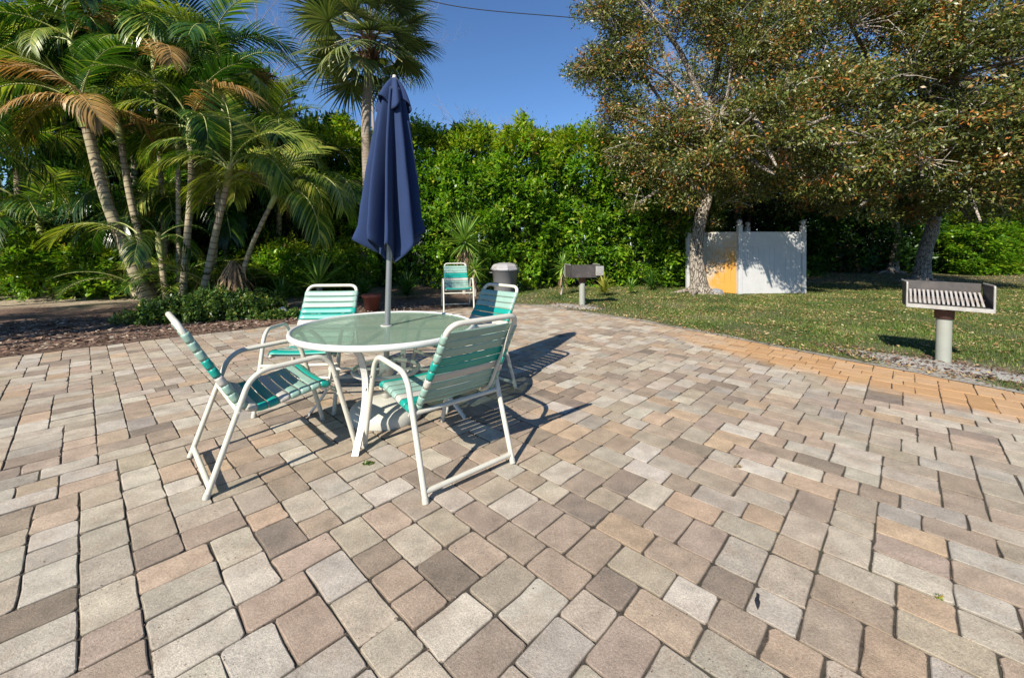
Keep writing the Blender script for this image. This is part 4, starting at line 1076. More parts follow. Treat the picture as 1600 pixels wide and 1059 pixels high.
# nearer oak
b0 = Vector((5.02, 11.0, 0))
oak('oak_tree', 'oak with the darker trunk beside the white screen enclosure',
    [(5.02, 11.0, -0.05), tuple(at(1088, 400, 11.0)), tuple(at(1094, 345, 11.0)), tuple(at(1106, 300, 11.0)), tuple(at(1100, 240, 11.1)), tuple(at(1112, 150, 11.2))], 0.185,
    [lob(945, 35, 10.6, 0.9), lob(935, 110, 10.7, 0.8, None, 0.7), lob(965, 175, 10.8, 0.85), lob(990, 90, 10.4, 0.8), lob(1015, 20, 10.5, 0.95), lob(1000, 240, 10.6, 0.95), lob(1035, 200, 10.2, 0.8),
     lob(1060, 280, 9.9, 0.9), lob(1120, 20, 10.3, 1.1), lob(1180, 80, 10.0, 1.1), lob(1120, 180, 9.8, 1.0), lob(1180, 200, 9.7, 1.0), lob(1160, 290, 9.8, 0.9, None, 0.6), lob(1235, 260, 9.9, 1.0), lob(1250, 150, 10.0, 1.1),
     lob(1230, 30, 10.2, 1.2), lob(1010, 310, 10.6, 0.7), lob(1130, -60, 10.6, 1.6), lob(1000, -50, 10.8, 1.2), lob(1200, 240, 11.6, 1.3), lob(1100, 230, 12.0, 1.3), lob(1080, 340, 11.8, 0.8), lob(1215, 150, 7.7, 0.5), lob(1200, 235, 8.1, 0.5), lob(1150, 226, 8.0, 0.4), lob(1284, 228, 8.1, 0.5), lob(1110, 255, 8.8, 0.5), lob(1195, 264, 8.4, 0.42), lob(1290, 262, 8.4, 0.4), lob(1245, 205, 7.6, 0.42)],
    4700, 34, 31)
oak('oak_tree', 'oak with the paler leaning trunk behind the open grill',
    [(14.35, 14.5, -0.05), tuple(at(1444, 400, 14.4)), tuple(at(1458, 350, 14.2)), tuple(at(1462, 300, 14.0)), tuple(at(1450, 230, 13.6)), tuple(at(1440, 120, 13.0))], 0.215,
    [lob(1330, 40, 9.4, 1.2), lob(1310, 150, 9.3, 1.1), lob(1300, 260, 9.6, 0.95), lob(1370, 220, 9.0, 1.1), lob(1360, 310, 9.8, 0.8, None, 0.5), lob(1430, 120, 9.0, 1.2), lob(1440, 250, 9.2, 1.0), lob(1430, 10, 9.4, 1.3),
     lob(1500, 60, 8.8, 1.1), lob(1500, 180, 8.9, 1.1), lob(1510, 290, 9.4, 0.9, None, 0.6), lob(1570, 100, 8.6, 1.0), lob(1580, 230, 8.8, 1.1), lob(1590, 300, 9.6, 0.9, None, 0.6), lob(1590, 20, 9.0, 1.2), lob(1660, 150, 9.2, 1.5), lob(1650, 280, 9.8, 1.0),
     lob(1350, -60, 10.2, 1.8), lob(1500, -60, 10.0, 1.8), lob(1440, 200, 11.5, 1.6), lob(1560, 230, 12.0, 1.6), lob(1420, 320, 12.5, 1.0, None, 0.6), lob(1500, 325, 12.5, 1.0, None, 0.5), lob(1310, 300, 12.5, 1.1, None, 0.6)],
    5400, 32, 47, 0.086)
# an oak standing left of and behind the camera; its crown shades the planting bed
oak('oak_tree', 'oak left of the camera whose crown shades the bed behind the table', [(-11.6, -1.5, -0.05), (-11.5, -1.5, 1.8), (-11.2, -1.2, 3.6), (-10.6, -0.8, 5.6), (-9.8, -0.3, 7.0)], 0.2,
    [((-8.0, 0.25, 7.6), 1.0, 0.9, 0.5), ((-9.3, 0.3, 7.6), 1.0, 0.9, 0.5), ((-6.9, 0.5, 7.4), 0.8, 0.8, 0.5), ((-10.7, 0.6, 7.6), 0.8, 0.7, 0.4), ((-11.9, -1.3, 6.6), 0.9, 0.9, 0.6), ((-8.6, 1.3, 7.9), 1.0, 0.7, 0.4)], 750, 40, 77, 0.09, -0.5, group=None)
# darker oaks further back fill the space under and behind the two crowns
far = [((9.5, 17.5), 'oak trunk deep in the shade behind the screen enclosure', [(9.5, 16.5, 6), (7.5, 17, 8), (11.5, 16.5, 8.2), (9.8, 15.8, 9.6), (12.6, 17, 5.4), (7.6, 16.5, 4.9), (10.5, 16, 3.9)], 5),
       ((17.5, 19.0), 'oak trunk furthest to the right in the shade', [(17.0, 17.5, 6.2), (15, 17.5, 8.4), (19.5, 18, 8), (22, 18, 6.2), (24.5, 18, 8.5), (16, 17.0, 4.6), (20.6, 17.5, 5.0)], 6)]
for (bx, by), lab, cs, sd in far:
    oak('oak_tree', lab, [(bx, by, -0.05), (bx + 0.2, by, 1.6), (bx - 0.1, by - 0.2, 3.2), (bx + 0.3, by - 0.3, 5.5)], 0.18,
        [((x, y, z), 2.4, 1.7, 1.5) for x, y, z in cs], 1700, 26, 60 + sd, 0.13, -0.3, group='shaded oaks in the background')

# ---------------------------------------------------------------- pinnate palms
def frond_mesh(name, seed, L, e0, droop, leaf, mats, pairs=44, hang=0.5, vee=0.3):
    rng = random.Random(seed); b = MB(); e = math.radians(e0); n = 26; p = Vector((0, 0, 0)); pts = [p.copy()]; tg = []
    tw = rng.uniform(-0.25, 0.25)
    for i in range(n):
        t = i / n; a = e - math.radians(droop) * t ** 1.25; d = Vector((math.cos(a), tw * t * 0.6, math.sin(a))).normalized(); tg.append(d)
        p = p + d * L / n; pts.append(p.copy())
    tg.append(tg[-1])
    b.tube(pts, [0.022 * (1 - 0.85 * i / n) + 0.002 for i in range(n + 1)], 5, mi=1, cap=False)
    b.a = [0.5] * len(b.v)
    for k in range(pairs):
        t = 0.16 + 0.84 * (k + 0.5) / pairs; fi = t * n; i = min(n - 1, int(fi)); pos = pts[i].lerp(pts[i + 1], fi - i); T = tg[i]
        S0 = Vector((0, 1, 0)); S0 = (S0 - T * S0.dot(T)).normalized(); Nn = S0.cross(T) * -1
        if Nn.z < 0: Nn = -Nn
        l = leaf * (0.45 + 0.75 * math.sin(math.pi * min(1, (t - 0.06) * 0.98)) ** 0.7) * rng.uniform(0.88, 1.08)
        if t > 0.93: l *= 0.7
        for s in (-1, 1):
            fwd = 0.45 + 0.75 * t ** 2
            d = (S0 * s + T * fwd + Nn * (vee + rng.gauss(0, 0.10))).normalized()
            q = pos.copy(); w0 = 0.0145 * (l / 0.45) ** 0.5; vs = []; r_ = rng.gauss(0.48, 0.24)
            segs = 4
            for j in range(segs + 1):
                f = j / segs; wd = w0 * (0.55, 1.0, 0.9, 0.6, 0.08)[j]
                side = d.cross(Nn).normalized(); vs += [q + side * wd, q - side * wd]
                d = (d + Vector((0, 0, -hang * (0.25 + f * 0.75))) * 0.62 + T * 0.04).normalized(); q = q + d * l / segs
            b.add(vs, [(j * 2, j * 2 + 1, j * 2 + 3, j * 2 + 2) for j in range(segs)], max(0, min(1, r_)), 0, False)
    return b.mesh(name, mats, 'rnd')

FR = {}
def fronds():
    for key, mats in (('g', [M['palm'], M['shaft']]), ('y', [M['palm_yellow'], M['shaft']]), ('d', [M['palm_gold'], M['palm_gold']])):
        FR[key] = {
            'up': [frond_mesh('young frond', 1, 2.0, 80, 85, 0.50, mats, 42, 0.35), frond_mesh('young frond', 2, 2.1, 72, 110, 0.52, mats, 42, 0.45)],
            'mid': [frond_mesh('arching frond', 3, 2.2, 55, 125, 0.58, mats, 42, 0.95), frond_mesh('arching frond', 4, 2.1, 48, 135, 0.58, mats, 42, 1.1), frond_mesh('arching frond', 5, 2.3, 42, 115, 0.58, mats, 42, 0.85)],
            'low': [frond_mesh('drooping frond', 6, 2.0, 25, 118, 0.56, mats, 40, 1.2), frond_mesh('drooping frond', 7, 1.8, 15, 108, 0.52, mats, 40, 1.1)]}
fronds()

def stem(parent, pts, r, name='trunk', key='areca_stem', shaft=True):
    b = MB(); p = smooth_path(pts, 28); n = len(p)
    rs = [r * (1.0 + 0.5 * math.exp(-i / n * 14) - 0.22 * i / n) for i in range(n)]
    rs = [q * (0.84 if key == 'areca_stem' else 0.92) for q in rs]; b.tube(p, rs, 12, along=True); o = link(name, b.mesh('palm stem', M[key], 'along'), parent)
    if shaft:
        d = (p[-1] - p[-3]).normalized(); b = MB(); b.tube([p[-1] - d * 0.42, p[-1] - d * 0.15, p[-1] + d * 0.12], [r * 0.87, r * 1.0, r * 0.5], 10)
        link('crownshaft', b.mesh('crownshaft', M['shaft']), parent)
        return p[-1] + d * 0.02, d
    return p[-1], (p[-1] - p[-3]).normalized()

def crown(parent, top, d, n, seed, size=1.0, mix=(0.8, 0.12, 0.08), low=0.42, az0=None, azr=None, front=False):
    rnd = random.Random(seed)
    for k in range(n):
        f = k / max(1, n - 1); az = (k * 2.39996 + seed * 1.3) if azr is None else rnd.uniform(azr[0], azr[1])
        if front:
            a_ = (az + math.pi / 2 + math.pi) % (2 * math.pi) - math.pi      # angle from straight at the camera
            if abs(a_) < 0.75: az += 1.0 if a_ >= 0 else -1.0
        kind = 'up' if f < 0.22 else ('mid' if f < 1 - low else 'low')
        x = rnd.random(); c = 'g' if x < mix[0] else ('y' if x < mix[0] + mix[1] else 'd')
        if kind == 'up' and c == 'd': c = 'g'
        me = rnd.choice(FR[c][kind]); s = size * rnd.uniform(0.85, 1.12)
        R = Vector((0, 0, 1)).rotation_difference(d.lerp(Vector((0, 0, 1)), 0.4).normalized()).to_matrix() @ Matrix.Rotation(az, 3, 'Z') @ Matrix.Rotation(rnd.gauss(0, 0.12), 3, 'X') @ Matrix.Rotation(rnd.gauss(0, 0.10), 3, 'Y')
        o = link('frond', me, parent, top - d * 0.10 * f); o.rotation_euler = R.to_euler(); o.scale = (s, s, s)

def one_frond(parent, pos, az, key, kind, s, tilt=0.0, i=0):
    o = link('frond', FR[key][kind][i], parent, pos); o.rotation_euler = (Matrix.Rotation(az, 3, 'Z') @ Matrix.Rotation(tilt, 3, 'Y')).to_euler(); o.scale = (s, s, s)

def areca_clump():
    base = Vector((-6.9, 8.6, 0))
    t = thing('palm_clump', 'clump of ringed palm stems leaning outward from the planting bed left of the table', 'palm', base)
    def pth(px, Y0, Y1):
        n = len(px); out = []
        for i, (u, v) in enumerate(px):
            Y = Y0 + (Y1 - Y0) * i / (n - 1); q = at(u, v, Y); 
            if i == 0: q.z = min(q.z, -0.02)
            out.append(q - base)
        return out
    S = [([(236, 476), (200, 400), (165, 310), (140, 215), (126, 165)], 8.5, 8.1, 0.125, 11, 1, (0.55, 0.2, 0.25)),
         ([(252, 474), (226, 400), (202, 300), (186, 195)], 8.9, 8.8, 0.09, 11, 2, (0.75, 0.15, 0.10)),
         ([(279, 472), (279, 350), (278, 205)], 8.9, 9.1, 0.062, 10, 3, (0.8, 0.15, 0.05)),
         ([(284, 472), (292, 380), (299, 280), (297, 195)], 8.5, 8.4, 0.082, 11, 4, (0.6, 0.25, 0.15)),
         ([(312, 474), (335, 375), (353, 295), (360, 262)], 8.4, 7.9, 0.078, 10, 5, (0.5, 0.4, 0.10)),
         ([(366, 478), (384, 410), (405, 358), (436, 296)], 8.5, 8.2, 0.058, 10, 6, (0.5, 0.4, 0.10)),
         ([(246, 476), (215, 425), (190, 372), (176, 330)], 8.6, 8.9, 0.115, 0, 7, None),
         ([(262, 474), (255, 430), (248, 372)], 8.7, 8.7, 0.075, 5, 8, (0.7, 0.25, 0.05)),
         ([(215, 474), (170, 300), (110, 60)], 9.8, 10.4, 0.08, 9, 9, (0.85, 0.1, 0.05)),
         ([(262, 474), (250, 250), (240, 90)], 9.8, 10.2, 0.07, 9, 10, (0.85, 0.1, 0.05)),
         ([(330, 474), (345, 250), (352, 120)], 9.8, 10.0, 0.07, 9, 11, (0.7, 0.2, 0.1))]
    for px, Y0, Y1, r, nf, sd, mx in S:
        top, d = stem(t, pth(px, Y0, Y1), r, shaft=nf > 0)
        if nf: crown(t, top, d, nf, sd, (0.88 if sd < 9 else 1.0) if sd != 8 else 0.55, mx, front=sd < 9)
    # notable single fronds: the browning one hanging at the left, the bright one low in front
    p1 = at(140, 160, 7.9) - base
    one_frond(t, p1, math.radians(205), 'd', 'low', 0.95, -0.5, 0)
    one_frond(t, p1, math.radians(240), 'd', 'low', 0.9, 0.1, 1); one_frond(t, at(240, 110, 8.0) - base, math.radians(-35), 'd', 'mid', 0.7, 0.2, 0)
    one_frond(t, at(205, 372, 8.2) - base, math.radians(195), 'y', 'low', 0.85, -0.45, 1)
    one_frond(t, at(215, 365, 8.2) - base, math.radians(170), 'g', 'mid', 0.7, 0.3, 0)
    one_frond(t, at(236, 380, 8.2) - base, math.radians(-60), 'g', 'mid', 0.6, 0.2, 1)
    one_frond(t, at(436, 300, 8.2) - base, math.radians(-20), 'y', 'mid', 0.75, 0.2, 1)
    rnd = random.Random(8)
    for k in range(26):              # young fronds rising from the base of the clump
        u = rnd.uniform(190, 400); one_frond(t, at(u, 468, rnd.uniform(8.7, 9.6)) - base, rnd.uniform(0, 6.28), rnd.choice('gggy'), 'up', rnd.uniform(0.6, 0.95), rnd.uniform(0, 0.5), rnd.randrange(2))
    # dry leaf sheaths hanging at the foot of the right hand stem
    b = MB()
    for k in range(70):
        a = rnd.uniform(0, 6.28); p0 = at(368, 425, 8.4) - base + Vector((math.cos(a) * 0.10, math.sin(a) * 0.10, rnd.uniform(-0.15, 0.25)))
        L = rnd.uniform(0.3, 0.8); o = Vector((math.cos(a), math.sin(a), 0)) * rnd.uniform(0.08, 0.35); w = Vector((-math.sin(a), math.cos(a), 0)) * 0.016
        b.add([p0 + w, p0 - w, p0 + o - Vector((0, 0, L * 0.5)) - w, p0 + o - Vector((0, 0, L * 0.5)) + w, p0 + o * 1.15 - Vector((0, 0, L))], [(0, 1, 2, 3), (3, 2, 4)], rnd.random())
    link('dead_sheath', b.mesh('dry sheaths', M['dry'], 'rnd'), t)
areca_clump()

def palm(label, path, r, nf, seed, size=1.1, mix=(0.9, 0.07, 0.03), group='taller feather palms behind the clump', low=0.4):
    base = Vector((path[0][0], path[0][1], 0)); t = thing('feather_palm', label, 'palm', base, 0, group)
    top, d = stem(t, [Vector(p) - base for p in path], r); crown(t, top, d, nf, seed, size, mix, low); return t
def up(u0, Y, u1, v1):
    a = at(u0, 470, Y); a.z = -0.03; b_ = at(u1, v1, Y); return [a, a.lerp(b_, 0.5) + Vector((0.15, 0, 0)), b_]
palm('feather palm at the top left corner', up(30, 12.2, 10, 95), 0.12, 19, 21, 1.55)
palm('feather palm behind the left part of the clump, above its stems', up(110, 12.6, 85, 50), 0.12, 19, 22, 1.6)
palm('feather palm whose crown rises over the middle of the clump', up(200, 12.4, 205, 60), 0.12, 19, 23, 1.5)
palm('feather palm rising behind the right part of the clump', up(330, 12.2, 325, 100), 0.12, 19, 24, 1.45)
palm('shorter feather palm right of the clump, reaching towards the fan palm', up(425, 11.0, 430, 235), 0.08, 13, 25, 1.1, (0.7, 0.22, 0.08))
palm('feather palm just inside the left picture edge with fronds hanging low', up(-60, 8.2, -45, 235), 0.09, 9, 26, 1.05)
palm('short feather palm low between the left edge and the clump', up(70, 10.4, 60, 345), 0.08, 13, 27, 1.1)
palm('feather palm left of the picture, shading the mulch', [(-10.0, 4.1, -0.03), (-10.1, 4.1, 1.2), (-10.3, 4.0, 2.3)], 0.09, 12, 28, 1.0)
palm('short feather palm behind the clump near the fan palm trunk', up(470, 12.0, 470, 300), 0.08, 13, 29, 1.25)
palm('short feather palm deep inside the shade behind the clump', up(250, 11.0, 255, 330), 0.08, 13, 30, 1.2)
palm('second short feather palm in the shade, behind the rightmost stems', up(345, 11.2, 345, 320), 0.08, 13, 31, 1.2)
palm('feather palm behind the far left edge, half way up', up(0, 11.4, -15, 215), 0.09, 14, 32, 1.35)

# ---------------------------------------------------------------- fan palm
def fan_mesh(name, seed, pet, R, droopy):
    rng = random.Random(seed); b = MB()
    # petiole
    pts = [Vector((0, 0, 0)), Vector((pet * 0.5, 0, 0.05)), Vector((pet, 0, 0))]
    b.tube(smooth_path(pts, 6), 0.017, 5, mi=0, cap=False); b.a = [0.75] * len(b.v)
    n = 38; c0 = Vector((pet, 0, 0))
    for k in range(n):
        f = (k + 0.5) / n * 2 - 1; a = f * math.radians(118); L = R * (1 - 0.30 * abs(f) ** 1.6) * rng.uniform(0.93, 1.04)
        da = math.radians(118) / n; vs = []; r_ = max(0, min(1, rng.gauss(0.45, 0.17)))
        tipdir = rng.gauss(0, 0.05); segs = 5; z = 0.0; slope = 0.16 - 0.10 * abs(f)
        pos = c0.copy() + Vector((0, 0, 0)); dd = Vector((math.cos(a), math.sin(a), slope)).normalized()
        for j in range(segs + 1):
            r = j / segs; w = math.tan(da) * L * min(r, 0.40) * (1 if r <= 0.4 else max(0.06, 1 - (r - 0.4) / 0.6)) + 0.002
            sd = Vector((-math.sin(a), math.cos(a), 0)); fz = 0.35 * w * (1 if k % 2 else -1)
            vs += [pos + sd * w + Vector((0, 0, fz)), pos - sd * w - Vector((0, 0, fz))]
            dd = (dd + Vector((math.cos(a) * 0, tipdir * 0.3, -droopy * (0.10 + 0.55 * r ** 1.8)))).normalized(); pos = pos + dd * L / segs
        b.add(vs, [(j * 2, j * 2 + 1, j * 2 + 3, j * 2 + 2) for j in range(segs)], r_, 0, False)
    return b.mesh(name, [M['sabal']], 'rnd')

def fan_palm():
    x, y = -4.25, 11.9; base = Vector((x, y, 0))
    t = thing('fan_palm', 'tall fan palm with a slim grey trunk and round crown behind the closed umbrella', 'palm', base)
    pts = [Vector((0, 0, -0.05)), at(569, 400, 11.9) - base, at(574, 300, 11.9) - base, at(572, 200, 11.9) - base, at(575, 125, 11.9) - base, at(577, 70, 11.9) - base]
    stem(t, pts, 0.165, key='sabal_stem', shaft=False)
    top = at(577, 52, 11.9) - base; rnd = random.Random(12)
    b = MB()                                # old leaf bases under the crown
    for k in range(70):
        a = k * 2.4; h = k / 70 * 0.95; r = 0.16 + 0.05 * math.sin(h * 3); p0 = top + Vector((math.cos(a) * r, math.sin(a) * r, -1.15 + h)); o = Vector((math.cos(a), math.sin(a), 0)); w = Vector((-math.sin(a), math.cos(a), 0)) * 0.05
        L = rnd.uniform(0.14, 0.30); q = p0 + o * (0.08 + 0.08 * h) + Vector((0, 0, L))
        b.add([p0 + w - o * 0.03, p0 - w - o * 0.03, q - w * 0.6, q + w * 0.6, q - w * 0.5 - o * 0.03, q + w * 0.5 - o * 0.03], [(0, 1, 2, 3), (3, 2, 4, 5), (0, 3, 5), (1, 4, 2)], rnd.random())
    link('leaf_bases', b.mesh('leaf bases', M['boots'], 'rnd'), t)
    fm = [fan_mesh('fan leaf', 1, 0.95, 1.0, 0.35), fan_mesh('fan leaf', 2, 1.1, 1.05, 0.6), fan_mesh('fan leaf', 3, 1.05, 1.0, 0.9), fan_mesh('fan leaf', 4, 0.85, 0.95, 0.5)]
    N = 58
    for k in range(N):
        f = k / (N - 1); az = k * 2.39996; el = 80 - 122 * f ** 0.95 + rnd.gauss(0, 6)
        me = fm[0] if f < 0.25 else rnd.choice(fm)
        o = link('fan_leaf', me, t, top + Vector((0, 0, 0.10 - 0.35 * f)))
        R = Matrix.Rotation(az, 3, 'Z') @ Matrix.Rotation(-math.radians(el), 3, 'Y') @ Matrix.Rotation(rnd.gauss(0, 0.35), 3, 'X'); o.rotation_euler = R.to_euler(); s = rnd.uniform(1.05, 1.3); o.scale = (s, s, s)
fan_palm()

# ---------------------------------------------------------------- rosette plants
def rosette(name, label, cat, x, y, zc, n, L, W, seed, material, trunk_r=0.05, lowest=-50, dry=0, group=None, curve=0.25):
    rnd = random.Random(seed); t = thing(name, label, cat, (x, y, 0), 0, group); b = MB()
    for k in range(n):
        f = k / n; az = k * 2.39996; el = math.radians(82 - (82 - lowest) * f ** 0.85 + rnd.gauss(0, 5)); l = L * rnd.uniform(0.8, 1.1) * (0.75 + 0.35 * math.sin(math.pi * min(1, f + 0.15)))
        d = Vector((math.cos(az) * math.cos(el), math.sin(az) * math.cos(el), math.sin(el))); side = Vector((-math.sin(az), math.cos(az), 0)); q = Vector((0, 0, zc + 0.12 * (1 - f))); vs = []
        for j in range(5):
            w = W * (0.55, 1.0, 0.85, 0.5, 0.03)[j]; up_ = d.cross(side)
            vs += [q + side * w, q - up_ * w * 0.4, q - side * w]; q = q + d * l / 4; d = (d + Vector((0, 0, -curve * (j + 1) * 0.18))).normalized()
        b.add(vs, [(j * 3 + s, j * 3 + s + 1, j * 3 + s + 4, j * 3 + s + 3) for j in range(4) for s in (0, 1)], max(0, min(1, rnd.gauss(0.5, 0.2) + (0.3 if f > 0.85 else 0))), 0)
    link('leaves', b.mesh(name + ' leaves', [material], 'rnd'), t)
    if trunk_r:
        b = MB(); b.tube(smooth_path([(0.10 * rnd.uniform(-1, 1), 0, -0.03), (0.02, 0.02, zc * 0.5), (0, 0, zc + 0.06)], 10), [trunk_r] * 11 if False else trunk_r, 8); link('trunk', b.mesh(name + ' trunk', M['twig']), t)
    if dry:
        b = MB()
        for k in range(dry):
            a = rnd.uniform(0, 6.28); p0 = Vector((0, 0, zc - rnd.uniform(0, 0.25))); l = rnd.uniform(0.3, 0.6) * L / 0.65; o = Vector((math.cos(a), math.sin(a), 0)); w = Vector((-math.sin(a), math.cos(a), 0)) * 0.016
            b.add([p0 + w, p0 - w, p0 + o * l * 0.35 - Vector((0, 0, l * 0.4)) - w, p0 + o * l * 0.35 - Vector((0, 0, l * 0.4)) + w, p0 + o * l * 0.4 - Vector((0, 0, l))], [(0, 1, 2, 3), (3, 2, 4)], rnd.random())
        link('dry_leaves', b.mesh(name + ' dry leaves', [M['dry']], 'rnd'), t)
    return t
rosette('yucca', 'spiky yucca rosette on a short trunk behind the lone chair', 'yucca', -1.25, 10.9, 1.34, 95, 0.90, 0.028, 1, M['yucca'], 0.055, -45, 26)
rosette('yucca', 'low yucca at the foot of the trunk of the larger spiky yucca', 'yucca', -0.98, 10.7, 0.60, 40, 0.50, 0.020, 2, M['yucca'], 0.045, -50, 22)
rosette('agave', 'dark sword leaved plant behind the left rear chair', 'agave', -4.55, 9.7, 0.32, 46, 0.85, 0.030, 3, M['yucca'], 0.07, 5, 0)
rosette('dracaena', 'slim dracaena with one tuft of leaves left of the far grill', 'dracaena', 1.30, 10.6, 0.68, 44, 0.40, 0.022, 4, M['yucca'], 0.026, -55, 14)
rosette('bromeliad', 'yellow green bromeliad on the lawn right of the far grill', 'bromeliad', 2.32, 10.4, 0.10, 40, 0.42, 0.030, 5, M['palm_yellow'], 0, 8, 0, curve=0.6)
rosette('bromeliad', 'small dull green bromeliad between the far grill and the oak', 'bromeliad', 3.15, 10.9, 0.08, 26, 0.30, 0.028, 6, M['yucca'], 0, 8, 0, curve=0.6)
rosette('fern_plant', 'dark feathery plant on the shaded bed left of the lone chair', 'fern', -2.45, 9.6, 0.12, 80, 0.62, 0.018, 7, M['darkbush'], 0, 4, 0, curve=0.7)
rosette('fern_plant', 'dark feathery plant behind the umbrella pole', 'fern', -3.35, 9.3, 0.10, 60, 0.50, 0.018, 8, M['darkbush'], 0, 4, 0, curve=0.7)
rosette('fern_plant', 'small shaded fern at the foot of the nearer oak', 'fern', 3.95, 11.7, 0.10, 46, 0.55, 0.02, 9, M['darkbush'], 0, 4, 0, curve=0.6)
rosette('cycad', 'dark stiff leaved cycad on the soil left of the ground cover', 'cycad', -5.75, 7.85, 0.08, 34, 0.45, 0.020, 10, M['darkbush'], 0, 6, 0, curve=0.5)
rosette('cycad', 'dark stiff leaved cycad between the dry sheaths and the left rear chair', 'cycad', -4.75, 8.5, 0.10, 40, 0.52, 0.022, 13, M['darkbush'], 0, 4, 0, curve=0.5)

# ---------------------------------------------------------------- ground cover, mulch chips, grass, litter
def inside(x, y, poly):
    r = np.ones(len(x), dtype=bool)
    for i in range(len(poly)):
        a, b_ = poly[i], poly[(i + 1) % len(poly)]; r &= ((b_[0] - a[0]) * (y - a[1]) - (b_[1] - a[1]) * (x - a[0])) >= 0
    return r
def edgedist(x, y):
    d = np.full(len(x), 1e9)
    for i in range(len(PATIO)):
        a, b_ = np.array(PATIO[i]), np.array(PATIO[(i + 1) % len(PATIO)]); ab = b_ - a; t = np.clip(((x - a[0]) * ab[0] + (y - a[1]) * ab[1]) / (ab @ ab), 0, 1)
        d = np.minimum(d, np.hypot(x - a[0] - t * ab[0], y - a[1] - t * ab[1]))
    return d

def scatter_cover():
    rng = np.random.default_rng(5); C = []
    blobs = [(-5.9, 7.0, 0.55, 0.32), (-5.3, 7.15, 0.5, 0.36), (-4.75, 7.3, 0.45, 0.34), (-5.5, 7.7, 0.6, 0.42), (-4.9, 7.9, 0.5, 0.38), (-6.1, 7.8, 0.5, 0.30), (-4.15, 7.15, 0.22, 0.14), (-3.9, 7.25, 0.2, 0.12), (-6.6, 8.0, 0.4, 0.25)]
    P = []
    for x, y, r, h in blobs:
        n = int(5200 * r * r / 0.25); d = unit(n, rng); d[:, 2] = np.abs(d[:, 2]); rr = rng.random(n) ** 0.3
        q = d * rr[:, None] * np.array((r, r, h)); k = 1 + 0.3 * np.sin(q[:, 0] * 17) * np.cos(q[:, 1] * 15)
        P.append(q * k[:, None] + np.array((x, y, 0.03)))
    P = np.concatenate(P); m = len(P)
    D = unit(m, rng) + np.array((0, 0, 0.4)); N = np.array((0, 0, 1.0)) + unit(m, rng) * 0.6; L = rng.uniform(0.03, 0.075, m)
    V, Fa = leaves_arr(P, D, N, L, L * 0.6, 0.1, 0.1); o = link('ground_cover', np_mesh('ground cover', V, Fa, {'rnd': np.repeat(np.clip(rng.normal(0.45, 0.25, m), 0, 1), 4)}, False, [M['cover']]))
    tag(o, 'leafy low ground cover at the foot of the palm clump', 'ground cover', None, 'stuff')
scatter_cover()

def scatter_chips():
    rng = np.random.default_rng(6); n = 60000
    x = rng.uniform(-12.5, 0.6, n); y = 3.2 + (rng.random(n) ** 1.5) * 7.0
    k = ~inside(x, y, PATIO); x, y = x[k], y[k]; d = edgedist(x, y); k = (d < 3.0) & (y < 8.9) & (np.abs(x) < 1.35 * y + 0.4) & (x < 0.2); x, y, d = x[k], y[k], d[k]; n = len(x)
    z = 0.03 + 0.02 * rng.random(n)
    a = rng.uniform(0, 6.28, n); D = np.stack([np.cos(a), np.sin(a), rng.normal(0, 0.25, n)], 1); N = np.array((0, 0, 1.0)) + unit(n, rng) * 0.5
    L = rng.uniform(0.02, 0.09, n); V, Fa = leaves_arr(np.stack([x, y, z], 1), D, N, L, L * rng.uniform(0.25, 0.6, n), 0.0, 0.0)
    tag(link('mulch_chips', np_mesh('mulch chips', V, Fa, {'rnd': np.repeat(rng.random(n), 4)}, False, [M['chips']])), 'red brown bark chips covering the bed left of the patio', 'mulch', None, 'stuff')
    # a scatter that spilled over the patio edge
scatter_chips()

